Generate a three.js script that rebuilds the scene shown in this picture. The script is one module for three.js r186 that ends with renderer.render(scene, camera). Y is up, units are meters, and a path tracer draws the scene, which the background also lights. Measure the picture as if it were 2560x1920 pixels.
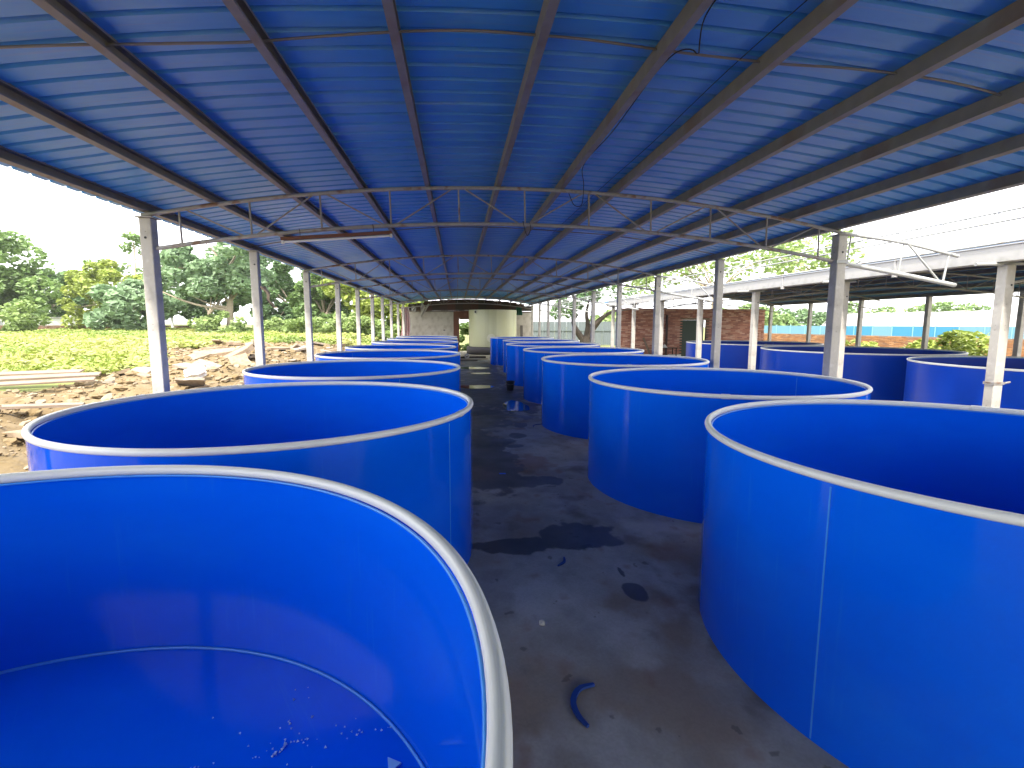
import * as THREE from 'three';
import { mergeGeometries } from 'three/addons/utils/BufferGeometryUtils.js';
import { RoundedBoxGeometry } from 'three/addons/geometries/RoundedBoxGeometry.js';

// ---------------------------------------------------------------- camera, sky, sun, exposure
const scene = new THREE.Scene();
const camera = new THREE.PerspectiveCamera(75.1, 4 / 3, 0.05, 600);
const EYE = 1.846;
camera.position.set(0, EYE, 0);
camera.rotation.order = 'YXZ';
camera.rotation.set(-6.881 * Math.PI / 180, -6.25 * Math.PI / 180, 0.176 * Math.PI / 180);
const renderer = new THREE.WebGLRenderer({ antialias: true });
renderer.toneMapping = THREE.LinearToneMapping;
renderer.toneMappingExposure = 4.2;
renderer.shadowMap.enabled = true;
{
  const w = 64, h = 32, d = new Float32Array(w * h * 4);
  for (let j = 0; j < h; j++) for (let i = 0; i < w; i++) {
    const e = (j + 0.5) / h - 0.5;                       // -0.5 .. 0.5, elevation / pi
    const u = Math.max(0, e) * 2;
    const L = e < 0 ? 0.25 : 0.98 - 0.1 * u;
    const k = (j * w + i) * 4;
    d[k] = L * 0.985; d[k + 1] = L; d[k + 2] = L * 1.02; d[k + 3] = 1;
  }
  const t = new THREE.DataTexture(d, w, h, THREE.RGBAFormat, THREE.FloatType);
  t.mapping = THREE.EquirectangularReflectionMapping; t.magFilter = THREE.LinearFilter; t.needsUpdate = true;
  scene.background = t; scene.environment = t;
}
const sun = new THREE.DirectionalLight(new THREE.Color().setRGB(1, 0.95, 0.86), 2.2);
sun.position.set(-20, 85, 35); sun.target.position.set(0, 0, -18);
sun.castShadow = true; sun.shadow.radius = 10; sun.shadow.mapSize.set(4096, 4096);
Object.assign(sun.shadow.camera, { left: -70, right: 70, top: 70, bottom: -70, near: 1, far: 260 });
scene.add(sun, sun.target);

scene.fog = new THREE.FogExp2(0xffffff, 0.0004);

// ---------------------------------------------------------------- helpers
let seed = 12345;
const rnd = () => { seed = (seed * 1664525 + 1013904223) >>> 0; return seed / 4294967296; };
const rr = (a, b) => a + (b - a) * rnd();
const clamp = (v, a = 0, b = 1) => Math.min(b, Math.max(a, v));
const sst = (a, b, v) => { const t = clamp((v - a) / (b - a)); return t * t * (3 - 2 * t); };
const mixA = (a, b, t) => [a[0] + (b[0] - a[0]) * t, a[1] + (b[1] - a[1]) * t, a[2] + (b[2] - a[2]) * t];
const LAT = new Float32Array(65536); for (let i = 0; i < 65536; i++) LAT[i] = rnd();
function vn(x, y) {
  const xi = Math.floor(x), yi = Math.floor(y); let fx = x - xi, fy = y - yi;
  fx = fx * fx * (3 - 2 * fx); fy = fy * fy * (3 - 2 * fy);
  const a = (xi & 255), b = ((xi + 1) & 255), c = (yi & 255) << 8, d = ((yi + 1) & 255) << 8;
  const p = LAT[c | a], q = LAT[c | b], r = LAT[d | a], s = LAT[d | b];
  return p + (q - p) * fx + (r - p + (p - q - r + s) * fx) * fy;
}
function fbm(x, y, o = 4) { let s = 0, a = 0.5, n = 0; for (let i = 0; i < o; i++) { s += a * vn(x, y); n += a; a *= 0.5; x = x * 2.03 + 17.1; y = y * 2.03 + 5.7; } return s / n; }
const enc = (v) => { v = clamp(v); return 255 * (v <= 0.0031308 ? 12.92 * v : 1.055 * Math.pow(v, 1 / 2.4) - 0.055); };
function tex(w, h, fn, srgb = true) {
  const d = new Uint8Array(w * h * 4);
  for (let j = 0; j < h; j++) for (let i = 0; i < w; i++) {
    const c = fn((i + 0.5) / w, (j + 0.5) / h), k = (j * w + i) * 4;
    if (srgb) { d[k] = enc(c[0]); d[k + 1] = enc(c[1]); d[k + 2] = enc(c[2]); } else { const v = 255 * clamp(c); d[k] = d[k + 1] = d[k + 2] = v; }
    d[k + 3] = 255;
  }
  const t = new THREE.DataTexture(d, w, h, THREE.RGBAFormat);
  if (srgb) t.colorSpace = THREE.SRGBColorSpace;
  t.wrapS = t.wrapT = THREE.RepeatWrapping; t.magFilter = THREE.LinearFilter; t.minFilter = THREE.LinearMipmapLinearFilter; t.generateMipmaps = true; t.needsUpdate = true;
  return t;
}
const col = (r, g, b) => new THREE.Color().setRGB(r, g, b);
const std = (o) => new THREE.MeshStandardMaterial(Object.assign({ side: THREE.DoubleSide }, o));
// tiling noise value on the unit square, for textures of n metres
const tn = (u, v, f, o = 4) => { const a = fbm(u * f, v * f, o), b = fbm((u - 1) * f, v * f, o), c = fbm(u * f, (v - 1) * f, o), d = fbm((u - 1) * f, (v - 1) * f, o); return (a * (1 - u) + b * u) * (1 - v) + (c * (1 - u) + d * u) * v; };
const taken = {};
const numbered = (n) => { if (taken[n] === undefined) { taken[n] = 0; return n; } taken[n]++; return n + '_' + String(taken[n]).padStart(3, '0'); };
function shade(m) { m.castShadow = true; m.receiveShadow = true; return m; }
function part(name, geo, mat, parent) { const m = shade(new THREE.Mesh(geo, mat)); m.name = name; parent.add(m); return m; }
function tag(o, label, category, group) { o.userData.label = label; o.userData.category = category; if (group) o.userData.group = group; return o; }
function thing(name, label, category, pos = [0, 0, 0], turn = 0, group) {
  const g = new THREE.Group(); g.name = numbered(name); g.position.set(...pos); g.rotation.y = turn; scene.add(g); return tag(g, label, category, group);
}
function single(name, geo, mat, label, category, pos = [0, 0, 0], group) {
  const m = shade(new THREE.Mesh(geo, mat)); m.name = numbered(name); m.position.set(...pos); scene.add(m); return tag(m, label, category, group);
}
function structure(name, geo, mat) { const m = shade(new THREE.Mesh(geo, mat)); m.name = numbered(name); m.userData.kind = 'structure'; scene.add(m); return m; }
// uv in metres from position and dominant normal
function uvm(g, s = 1) {
  if (!g.attributes.normal) g.computeVertexNormals();
  const p = g.attributes.position, n = g.attributes.normal, uv = new Float32Array(p.count * 2);
  for (let i = 0; i < p.count; i++) {
    const ax = Math.abs(n.getX(i)), ay = Math.abs(n.getY(i)), az = Math.abs(n.getZ(i));
    let u, v; if (ay > ax && ay > az) { u = p.getX(i); v = p.getZ(i); } else if (ax > az) { u = p.getZ(i); v = p.getY(i); } else { u = p.getX(i); v = p.getY(i); }
    uv[2 * i] = u * s; uv[2 * i + 1] = v * s;
  }
  g.setAttribute('uv', new THREE.BufferAttribute(uv, 2)); return g;
}
const V = (x, y, z) => new THREE.Vector3(x, y, z);
function bx(w, h, d, x = 0, y = 0, z = 0, ry = 0) { const g = new THREE.BoxGeometry(w, h, d); if (ry) g.rotateY(ry); g.translate(x, y, z); return uvm(g); }
function rbx(w, h, d, r, x = 0, y = 0, z = 0) { const g = new RoundedBoxGeometry(w, h, d, 2, r); g.translate(x, y, z); return uvm(g); }
function pipe(a, b, r, seg = 8, r2 = r) {
  const d = V().subVectors(b, a), l = d.length(); const g = new THREE.CylinderGeometry(r2, r, l, seg);
  g.applyQuaternion(new THREE.Quaternion().setFromUnitVectors(V(0, 1, 0), d.normalize())); g.translate((a.x + b.x) / 2, (a.y + b.y) / 2, (a.z + b.z) / 2); return uvm(g);
}
function tube(pts, r, n = 24, rad = 6) { return new THREE.TubeGeometry(new THREE.CatmullRomCurve3(pts.map((p) => Array.isArray(p) ? V(...p) : p)), n, r, rad); }
function taper(pts, r0, r1, rad = 7, n = 10) {   // tapered limb along a curve
  const c = new THREE.CatmullRomCurve3(pts.map((p) => V(...p))); const g = new THREE.TubeGeometry(c, n, 1, rad);
  const p = g.attributes.position;
  for (let i = 0; i <= n; i++) { const q = c.getPointAt(i / n), r = r0 + (r1 - r0) * Math.pow(i / n, 0.8);
    for (let j = 0; j <= rad; j++) { const k = i * (rad + 1) + j, f = r * (1 + 0.12 * Math.sin(j * 2.1 + i * 0.9)); p.setXYZ(k, q.x + (p.getX(k) - q.x) * f, q.y + (p.getY(k) - q.y) * f, q.z + (p.getZ(k) - q.z) * f); } }
  g.computeVertexNormals(); return g;
}
function colored(g, c) { const n = g.attributes.position.count, a = new Float32Array(n * 3); for (let i = 0; i < n; i++) a.set(c, i * 3); g.setAttribute('color', new THREE.BufferAttribute(a, 3)); return g; }
const merge = (a) => mergeGeometries(a.map((g) => g.index ? g.toNonIndexed() : g), false);

// ---------------------------------------------------------------- materials
const blueTex = tex(1024, 512, (u, v) => {
  const h = tn(u, v, 9, 4), f = tn(u, v, 60, 2), s = tn(u, v, 22, 3);
  let c = [0.0008, 0.118, 0.82];
  c = mixA(c, [0.006, 0.17, 0.86], sst(0.42, 0.85, h) * 0.5);
  c = mixA(c, [0.0008, 0.10, 0.76], sst(0.6, 0.2, s) * 0.3);
  const sk = fbm(u * 260, v * 7, 3), sh = fbm(u * 14 + 3, v * 5, 2); c = mixA(c, [0.05, 0.30, 0.86], sst(0.62, 0.85, sk) * sst(0.52, 0.75, sh) * 0.13);
  if (f > 0.935) c = mixA(c, [0.35, 0.5, 0.8], 0.4);
  return c;
});
const blueRough = tex(512, 256, (u, v) => 0.05 + 0.05 * sst(0.3, 0.8, tn(u, v, 14, 3)) + 0.03 * tn(u, v, 60, 2), false);
const M = {};
M.blue = new THREE.MeshPhysicalMaterial({ map: blueTex, roughnessMap: blueRough, roughness: 1, side: THREE.DoubleSide, ior: 1.42, specularIntensity: 0.8 });
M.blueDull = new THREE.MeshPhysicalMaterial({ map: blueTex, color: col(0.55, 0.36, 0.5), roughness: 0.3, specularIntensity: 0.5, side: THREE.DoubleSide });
M.weld = std({ color: col(0.05, 0.28, 0.8), roughness: 0.3 });
M.rim = std({ map: tex(512, 64, (u, v) => { const n = tn(u, v, 30, 3); return mixA([0.78, 0.78, 0.73], [0.62, 0.61, 0.56], sst(0.5, 0.8, n) * 0.6); }), roughness: 0.36 });
const rustTex = tex(256, 256, (u, v) => { const n = tn(u, v, 8, 5), m = tn(u, v, 30, 3); let c = mixA([0.32, 0.30, 0.28], [0.42, 0.40, 0.37], m); c = mixA(c, [0.22, 0.105, 0.055], sst(0.5, 0.66, n) * 0.85); return c; });
M.steel = std({ map: rustTex, roughness: 0.62, metalness: 0.1 });
const purTex = tex(256, 256, (u, v) => { const n = tn(u, v, 6, 5), m = tn(u, v, 24, 3); let c = mixA([0.20, 0.18, 0.16], [0.28, 0.25, 0.22], m); c = mixA(c, [0.19, 0.115, 0.07], sst(0.45, 0.7, n) * 0.75); return c; });
M.purlin = std({ map: purTex, roughness: 0.55, metalness: 0.1 });
M.silver = std({ map: tex(256, 256, (u, v) => { const n = tn(u, v, 9, 5); return mixA([0.36, 0.36, 0.345], [0.20, 0.14, 0.095], sst(0.62, 0.74, n) * 0.7); }), roughness: 0.5 });
M.gutter = std({ map: tex(256, 256, (u, v) => { const n = tn(u, v, 5, 5); return mixA([0.40, 0.385, 0.37], [0.31, 0.30, 0.28], sst(0.5, 0.72, n)); }), roughness: 0.45 });
const postTex = tex(512, 512, (u, v) => { const n = tn(u, v, 6, 5), m = tn(u, v, 50, 2), s = tn(u, v, 17, 3); let c = mixA([0.46, 0.43, 0.385], [0.36, 0.335, 0.30], sst(0.4, 0.7, n)); c = mixA(c, [0.55, 0.53, 0.49], sst(0.6, 0.8, s) * 0.6); if (m > 0.84) c = mixA(c, [0.12, 0.11, 0.1], 0.7); return c; });
M.post = std({ map: postTex, bumpMap: tex(256, 256, (u, v) => tn(u, v, 40, 3), false), bumpScale: 0.003, roughness: 0.85 });
M.dark = std({ color: col(0.02, 0.02, 0.02), roughness: 0.7 });
const roofTex = tex(1024, 256, (u, v) => { const n = tn(u, v, 7, 5), s = tn(u * 1, v, 28, 3), st = fbm(u * 6, v * 90, 3); let c = [0.055, 0.29, 0.66]; c = mixA(c, [0.18, 0.41, 0.62], sst(0.40, 0.8, n) * 0.55); c = mixA(c, [0.20, 0.27, 0.46], sst(0.62, 0.85, st) * 0.35); c = mixA(c, [0.035, 0.22, 0.58], sst(0.5, 0.25, s) * 0.4); return c; });
M.roof = std({ map: roofTex, roughness: 0.38, metalness: 0 });
M.roofOld = std({ map: roofTex, color: col(0.7, 0.55, 0.5), roughness: 0.6 });
const brickMats = [[0.57, 0.29, 0.205], [0.48, 0.215, 0.15], [0.64, 0.385, 0.285], [0.37, 0.165, 0.125]].map((c) => std({ color: col(...c), roughness: 0.92 }));
M.brickDark = std({ color: col(0.2, 0.085, 0.06), roughness: 0.93 });
M.brickOrange = std({ vertexColors: true, roughness: 0.92 });
M.mortar = std({ color: col(0.20, 0.15, 0.12), roughness: 0.95 });
M.plaster = std({ map: tex(512, 512, (u, v) => { const n = tn(u, v, 5, 5), s = tn(u, v, 2, 3); let c = mixA([0.56, 0.51, 0.45], [0.44, 0.39, 0.33], sst(0.4, 0.7, n)); c = mixA(c, [0.36, 0.30, 0.24], sst(0.55, 0.75, s) * 0.5); return c; }), roughness: 0.9 });
M.cream = std({ map: tex(512, 256, (u, v) => { const st = tn(u, 0.5, 40, 3), n = tn(u, v, 8, 4); let c = [0.66, 0.655, 0.42]; c = mixA(c, [0.44, 0.44, 0.26], sst(0.5, 0.75, st) * 0.35); c = mixA(c, [0.66, 0.66, 0.5], sst(0.5, 0.7, n) * 0.4); return c; }), roughness: 0.2 });
M.plinth = std({ color: col(0.13, 0.12, 0.13), roughness: 0.85 });
M.wood = std({ map: tex(256, 256, (u, v) => { const g = fbm(u * 3, v * 60, 4), n = tn(u, v, 6, 3); return mixA([0.27, 0.20, 0.145], [0.18, 0.125, 0.085], sst(0.35, 0.7, g * 0.7 + n * 0.3)); }), roughness: 0.85 });
M.slab = std({ map: tex(256, 256, (u, v) => { const n = tn(u, v, 8, 5); return mixA([0.29, 0.215, 0.145], [0.205, 0.145, 0.088], sst(0.35, 0.7, n)); }), roughness: 0.95 });
M.slabPale = std({ map: tex(256, 256, (u, v) => { const n = tn(u, v, 8, 5); return mixA([0.34, 0.28, 0.22], [0.26, 0.20, 0.145], sst(0.35, 0.7, n)); }), roughness: 0.95 });
M.bark = std({ map: tex(128, 256, (u, v) => { const n = fbm(u * 18, v * 8, 4); return mixA([0.50, 0.42, 0.32], [0.32, 0.25, 0.18], n); }), roughness: 0.95 });
M.barkDark = std({ map: tex(128, 256, (u, v) => { const n = fbm(u * 18, v * 8, 4); return mixA([0.06, 0.045, 0.034], [0.025, 0.019, 0.014], n); }), roughness: 0.95 });
M.leaf = new THREE.MeshPhysicalMaterial({ vertexColors: true, side: THREE.DoubleSide, roughness: 0.9, transmission: 0.4, thickness: 0 });
M.white = std({ color: col(0.72, 0.71, 0.68), roughness: 0.7 });

// ---------------------------------------------------------------- ground
const lvl = (x, z) => 0.42 + 0.42 * sst(-10, -20, z) + 0.3 * sst(-22, -46, z);
function height(x, z) {
  if (x > -3.45) { return x > 15.8 || z < -34 || z > 8 ? -0.06 + 0.05 * fbm(x * 0.4, z * 0.4, 3) : -0.12; }
  const e = sst(-3.7, -7.4, x);
  const near = sst(-60, -30, z) * sst(-30, -9, x);
  let h = e * lvl(x, z) - 0.03 * (1 - e);
  const dirt = dirtMask(x, z);
  h += e * (fbm(x * 0.5 + 9, z * 0.5, 3) - 0.5) * 0.35 * dirt + (fbm(x * 2.2, z * 2.2, 4) - 0.5) * 0.30 * dirt * sst(-3.6, -5, x);
  return h;
}
function dirtMask(x, z) {   // 1 where bare soil and rubble lie, 0 in the weedy field
  const edge = -9.6 + 0.9 * sst(-10, -13, z) - 2.6 * sst(-14, -20, z) + 4.6 * sst(-20, -27.5, z) + 3.5 * sst(-26, -31, z);
  return sst(edge - 0.5, edge + 0.6, x + (fbm(x * 0.9, z * 0.9 + 30, 3) - 0.5) * 2.4);
}
{
  const xs = [], zs = [];
  for (const x of [-260, -190, -140, -110, -90, -75, -64, -55, -48, -42, -37, -33, -29.5, -26.5, -24, -22, -20, -18.5, -17, -16]) xs.push(x);
  for (let x = -15; x < -3.4; x += 0.14) xs.push(x);
  for (const x of [-3.4, -3, 0, 3, 6, 9, 12, 15, 16, 17.5, 19, 21, 24, 27, 31, 36, 42, 50, 60, 75, 95, 120, 160, 260]) xs.push(x);
  for (const z of [220, 120, 60, 30, 16, 8, 4]) zs.push(z);
  for (let z = 2; z > -33; z -= 0.16) zs.push(z);
  for (let z = -33; z > -60; z -= 0.8) zs.push(z);
  for (const z of [-60, -64, -70, -80, -95, -120, -160, -220, -320]) zs.push(z);
  const nx = xs.length, nz = zs.length, P = new Float32Array(nx * nz * 3), C = new Float32Array(nx * nz * 3), U = new Float32Array(nx * nz * 2), I = [];
  for (let j = 0; j < nz; j++) for (let i = 0; i < nx; i++) {
    const x = xs[i], z = zs[j], k = j * nx + i; P.set([x, height(x, z), z], k * 3); U.set([x / 2.5, z / 2.5], k * 2);
    const n = fbm(x * 1.3, z * 1.3, 4), m = fbm(x * 5, z * 5, 3);
    let dirt = mixA([0.175, 0.122, 0.055], [0.13, 0.086, 0.036], sst(0.35, 0.65, n)); dirt = mixA(dirt, [0.215, 0.16, 0.09], sst(0.5, 0.75, m) * 0.7);
    const grass = mixA([0.13, 0.165, 0.035], [0.18, 0.195, 0.05], n);
    const w = x < -3.4 ? dirtMask(x, z) : (z < -33 ? 0.25 : 0.6);
    C.set(mixA(grass, dirt, w), k * 3);
    if (i && j) { const a = k - nx - 1, b = k - nx, c = k - 1; I.push(a, c, b, b, c, k); }
  }
  const g = new THREE.BufferGeometry();
  g.setAttribute('position', new THREE.BufferAttribute(P, 3)); g.setAttribute('color', new THREE.BufferAttribute(C, 3)); g.setAttribute('uv', new THREE.BufferAttribute(U, 2)); g.setIndex(I); g.computeVertexNormals();
  structure('ground', g, std({ vertexColors: true, roughness: 0.96, bumpMap: tex(512, 512, (u, v) => 0.6 * tn(u, v, 14, 5) + 0.4 * tn(u, v, 50, 2), false), bumpScale: 0.06 }));
}

// ---------------------------------------------------------------- concrete floor
const blobs = [[0.1, -7.7, 0.66, 2.7], [0.85, -5.62, 0.46, 0.3], [0.3, -6.1, 0.6, 0.95], [0.2, -9.9, 0.95, 1.4], [1.0, -4.18, 0.33, 0.27], [0.5, -3.97, 0.42, 0.14], [0.75, -12.6, 1.05, 2.3], [0.8, -16.8, 0.95, 2.6], [0.9, -21.4, 0.95, 2.4], [1.3, -11.1, 0.5, 1.0], [0.95, -8.1, 0.16, 0.2], [0.86, -7.3, 0.14, 0.12], [1.15, -8.9, 0.12, 0.3], [1.21, -3.18, 0.075, 0.12], [1.2, -3.43, 0.02, 0.09], [0.55, -25, 0.7, 1.5], [-2.9, -2.2, 0.5, 1.6]];
function wet(x, z) { let m = -1; const dx = (fbm(x * 2.1 + 11, z * 1.7, 4) - 0.5) * 0.7, dz = (fbm(x * 2.1, z * 1.7 + 50, 4) - 0.5) * 1.1, n = (fbm(x * 5.2 + 3, z * 4.4, 5) - 0.5) * 0.9; for (const b of blobs) { const w = Math.min(1, Math.min(b[2], b[3]) * 2.2), q = 1 - Math.hypot((x + dx * w - b[0]) / b[2], (z + dz * w - b[1]) / b[3]); m = Math.max(m, q + n); } return sst(-0.02, 0.16, m); }
function concrete(x, z) {
  const a = fbm(x * 0.9, z * 0.7, 5), b = fbm(x * 1.7 + 40, z * 1.4, 5), c = fbm(x * 11, z * 11, 3), f = vn(x * 120, z * 120), g = fbm(x * 7 + 4, z * 6 + 9, 5);
  let k = mixA([0.36, 0.32, 0.28], [0.52, 0.475, 0.425], sst(0.3, 0.7, a * 0.6 + g * 0.4));
  k = mixA(k, [0.31, 0.215, 0.14], sst(0.44, 0.72, b * 0.75 + g * 0.25) * 0.8);
  k = mixA(k, [0.60, 0.56, 0.52], sst(0.54, 0.76, fbm(x * 1.8 + 7, z * 1.6 + 90, 6)) * 0.65);
  k = mixA(k, [0.14, 0.105, 0.08], sst(0.56, 0.76, fbm(x * 2.6 + 70, z * 2.3, 5)) * 0.6);
  if (c > 0.83) k = mixA(k, [0.07, 0.06, 0.05], 0.5);
  k = k.map((q, i) => q * (i === 2 ? 0.88 : 1) * (0.84 + 0.16 * f + 0.18 * (g - 0.4)));
  const red = Math.max(0, 1 - Math.hypot((x - 1.0) / 0.4, (z + 6.3) / 0.7)); k = mixA(k, [0.24, 0.12, 0.07], sst(0.1, 0.6, red + (g - 0.5) * 1.2) * 0.65);
  const silt = Math.max(0, 1 - Math.hypot((x - 0.2) / 0.45, (z + 6.0) / 0.5));
  const w = wet(x, z), wk = mixA([k[0] * 0.2, k[1] * 0.2, k[2] * 0.22], [0.13, 0.085, 0.06], sst(0.0, 0.8, silt + (g - 0.5)) * 0.7);
  return mixA(k, wk, w);
}
function floorSlab(x0, x1, z0, z1, w, h) {
  const g = new THREE.BufferGeometry(), y = 0, b = -0.3;
  const P = [x0, y, z0, x1, y, z0, x1, y, z1, x0, y, z1], Uv = [0, 0, 1, 0, 1, 1, 0, 1], I = [0, 1, 2, 0, 2, 3];
  const side = (ax, az, cx, cz) => { const n = P.length / 3; P.push(ax, y, az, cx, y, cz, cx, b, cz, ax, b, az); Uv.push(0, 0, 0.2, 0, 0.2, 0.01, 0, 0.01); I.push(n, n + 2, n + 1, n, n + 3, n + 2); };
  side(x0, z0, x1, z0); side(x1, z0, x1, z1); side(x1, z1, x0, z1); side(x0, z1, x0, z0);
  g.setAttribute('position', new THREE.Float32BufferAttribute(P, 3)); g.setAttribute('uv', new THREE.Float32BufferAttribute(Uv, 2)); g.setIndex(I);
  const gg = g.toNonIndexed(); gg.computeVertexNormals();
  const map = tex(w, h, (u, v) => concrete(x0 + (x1 - x0) * u, z0 + (z1 - z0) * v));
  const rough = tex(w >> 1, h >> 1, (u, v) => { const x = x0 + (x1 - x0) * u, z = z0 + (z1 - z0) * v; return 0.8 - (z > -9.9 ? 0.42 : 0.34) * wet(x, z) + 0.2 * (fbm(x * 5, z * 5, 3) - 0.5); }, false);
  structure('concrete_floor', gg, std({ map, roughnessMap: rough, roughness: 1 }));
}
floorSlab(-3.45, 5.4, 6.0, -9.96, 1280, 2048);
floorSlab(-3.45, 5.4, -9.975, -34, 768, 1536);
floorSlab(5.415, 15.8, 6.0, -24, 640, 1280);
function puddle(cx, cz, rx, rz, ph) {
  const s = new THREE.Shape(), n = 44;
  for (let i = 0; i <= n; i++) { const a = i / n * Math.PI * 2, r = 1 + 0.35 * (fbm(Math.cos(a) * 1.6 + ph, Math.sin(a) * 1.6 + ph * 2, 4) - 0.5) * 2; const x = Math.cos(a) * rx * r, y = Math.sin(a) * rz * r; i ? s.lineTo(x, y) : s.moveTo(x, y); }
  const g = new THREE.ExtrudeGeometry(s, { depth: 0.004, bevelEnabled: false }); g.rotateX(-Math.PI / 2); g.translate(cx, 0.001, cz);
  structure('puddle', g, std({ color: col(0.035, 0.035, 0.04), roughness: 0.02 }));
}
puddle(1.28, -11.05, 0.3, 0.72, 1); puddle(0.5, -14.6, 0.5, 0.42, 5); puddle(0.7, -20.9, 0.6, 0.5, 9); puddle(0.9, -18.6, 0.35, 0.3, 12);

// ---------------------------------------------------------------- main open shed
const XC = 0.72, RA = 20.7;
const archY = (x, xc = XC) => -(x - xc) * (x - xc) / (2 * RA);
const TOPC = EYE + 1.545, BOTC = EYE + 1.145;
const topY = (x) => TOPC + archY(x);
const botY = (x) => BOTC - (x - XC) * (x - XC) / (2 * 22.6);
function roofSheet(xa, xb, xc, yPeak, z0, nr, pitch) {      // one profiled sheet, ribs running across the span
  const prof = []; const w = pitch;
  for (let r = 0; r < nr; r++) { const b = z0 - r * w; prof.push([b, 0], [b - w * 0.74, 0], [b - w * 0.79, 0.032], [b - w * 0.94, 0.032]); }
  prof.push([z0 - nr * w, 0], [z0 - nr * w - w * 0.08, 0.001]);
  const nxs = 22, P = [], U = [], I = []; const ph = rnd();
  for (let i = 0; i <= nxs; i++) { const x = xa + (xb - xa) * i / nxs, y = yPeak + archY(x, xc), t = Math.atan((x - xc) / RA);
    for (const [z, o] of prof) { P.push(x + Math.sin(t) * o, y + Math.cos(t) * o, z); U.push(x / 6, z / 1.7 + ph); } }
  const m = prof.length; for (let i = 0; i < nxs; i++) for (let k = 0; k < m - 1; k++) { const a = i * m + k; I.push(a, a + 1, a + m, a + 1, a + m + 1, a + m); }
  const g = new THREE.BufferGeometry(); g.setAttribute('position', new THREE.Float32BufferAttribute(P, 3)); g.setAttribute('uv', new THREE.Float32BufferAttribute(U, 2)); g.setIndex(I);
  const gg = g.toNonIndexed(); gg.computeVertexNormals(); return gg;
}
const PUR = [-3.31, -2.63, -1.83, -1.05, -0.32, 0.49, 1.23, 1.89, 2.74, 3.48, 4.12, 4.72];
const chan = (() => { const s = new THREE.Shape(); const w = 0.052, h = 0.1, t = 0.005, l = 0.016; s.moveTo(0, 0); s.lineTo(w, 0); s.lineTo(w, l); s.lineTo(w - t, l); s.lineTo(w - t, t); s.lineTo(t, t); s.lineTo(t, h - t); s.lineTo(w - t, h - t); s.lineTo(w - t, h - l); s.lineTo(w, h - l); s.lineTo(w, h); s.lineTo(0, h); s.closePath(); return s; })();
function purlinGeo(len) { const g = new THREE.ExtrudeGeometry(chan, { depth: len, bevelEnabled: false }); return uvm(g, 0.6); }
const Z0 = 10, ZE = -33.2;
const shed = thing('open_shed', 'long open shed with arched blue metal roof over the two rows of tanks', 'shed');
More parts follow.
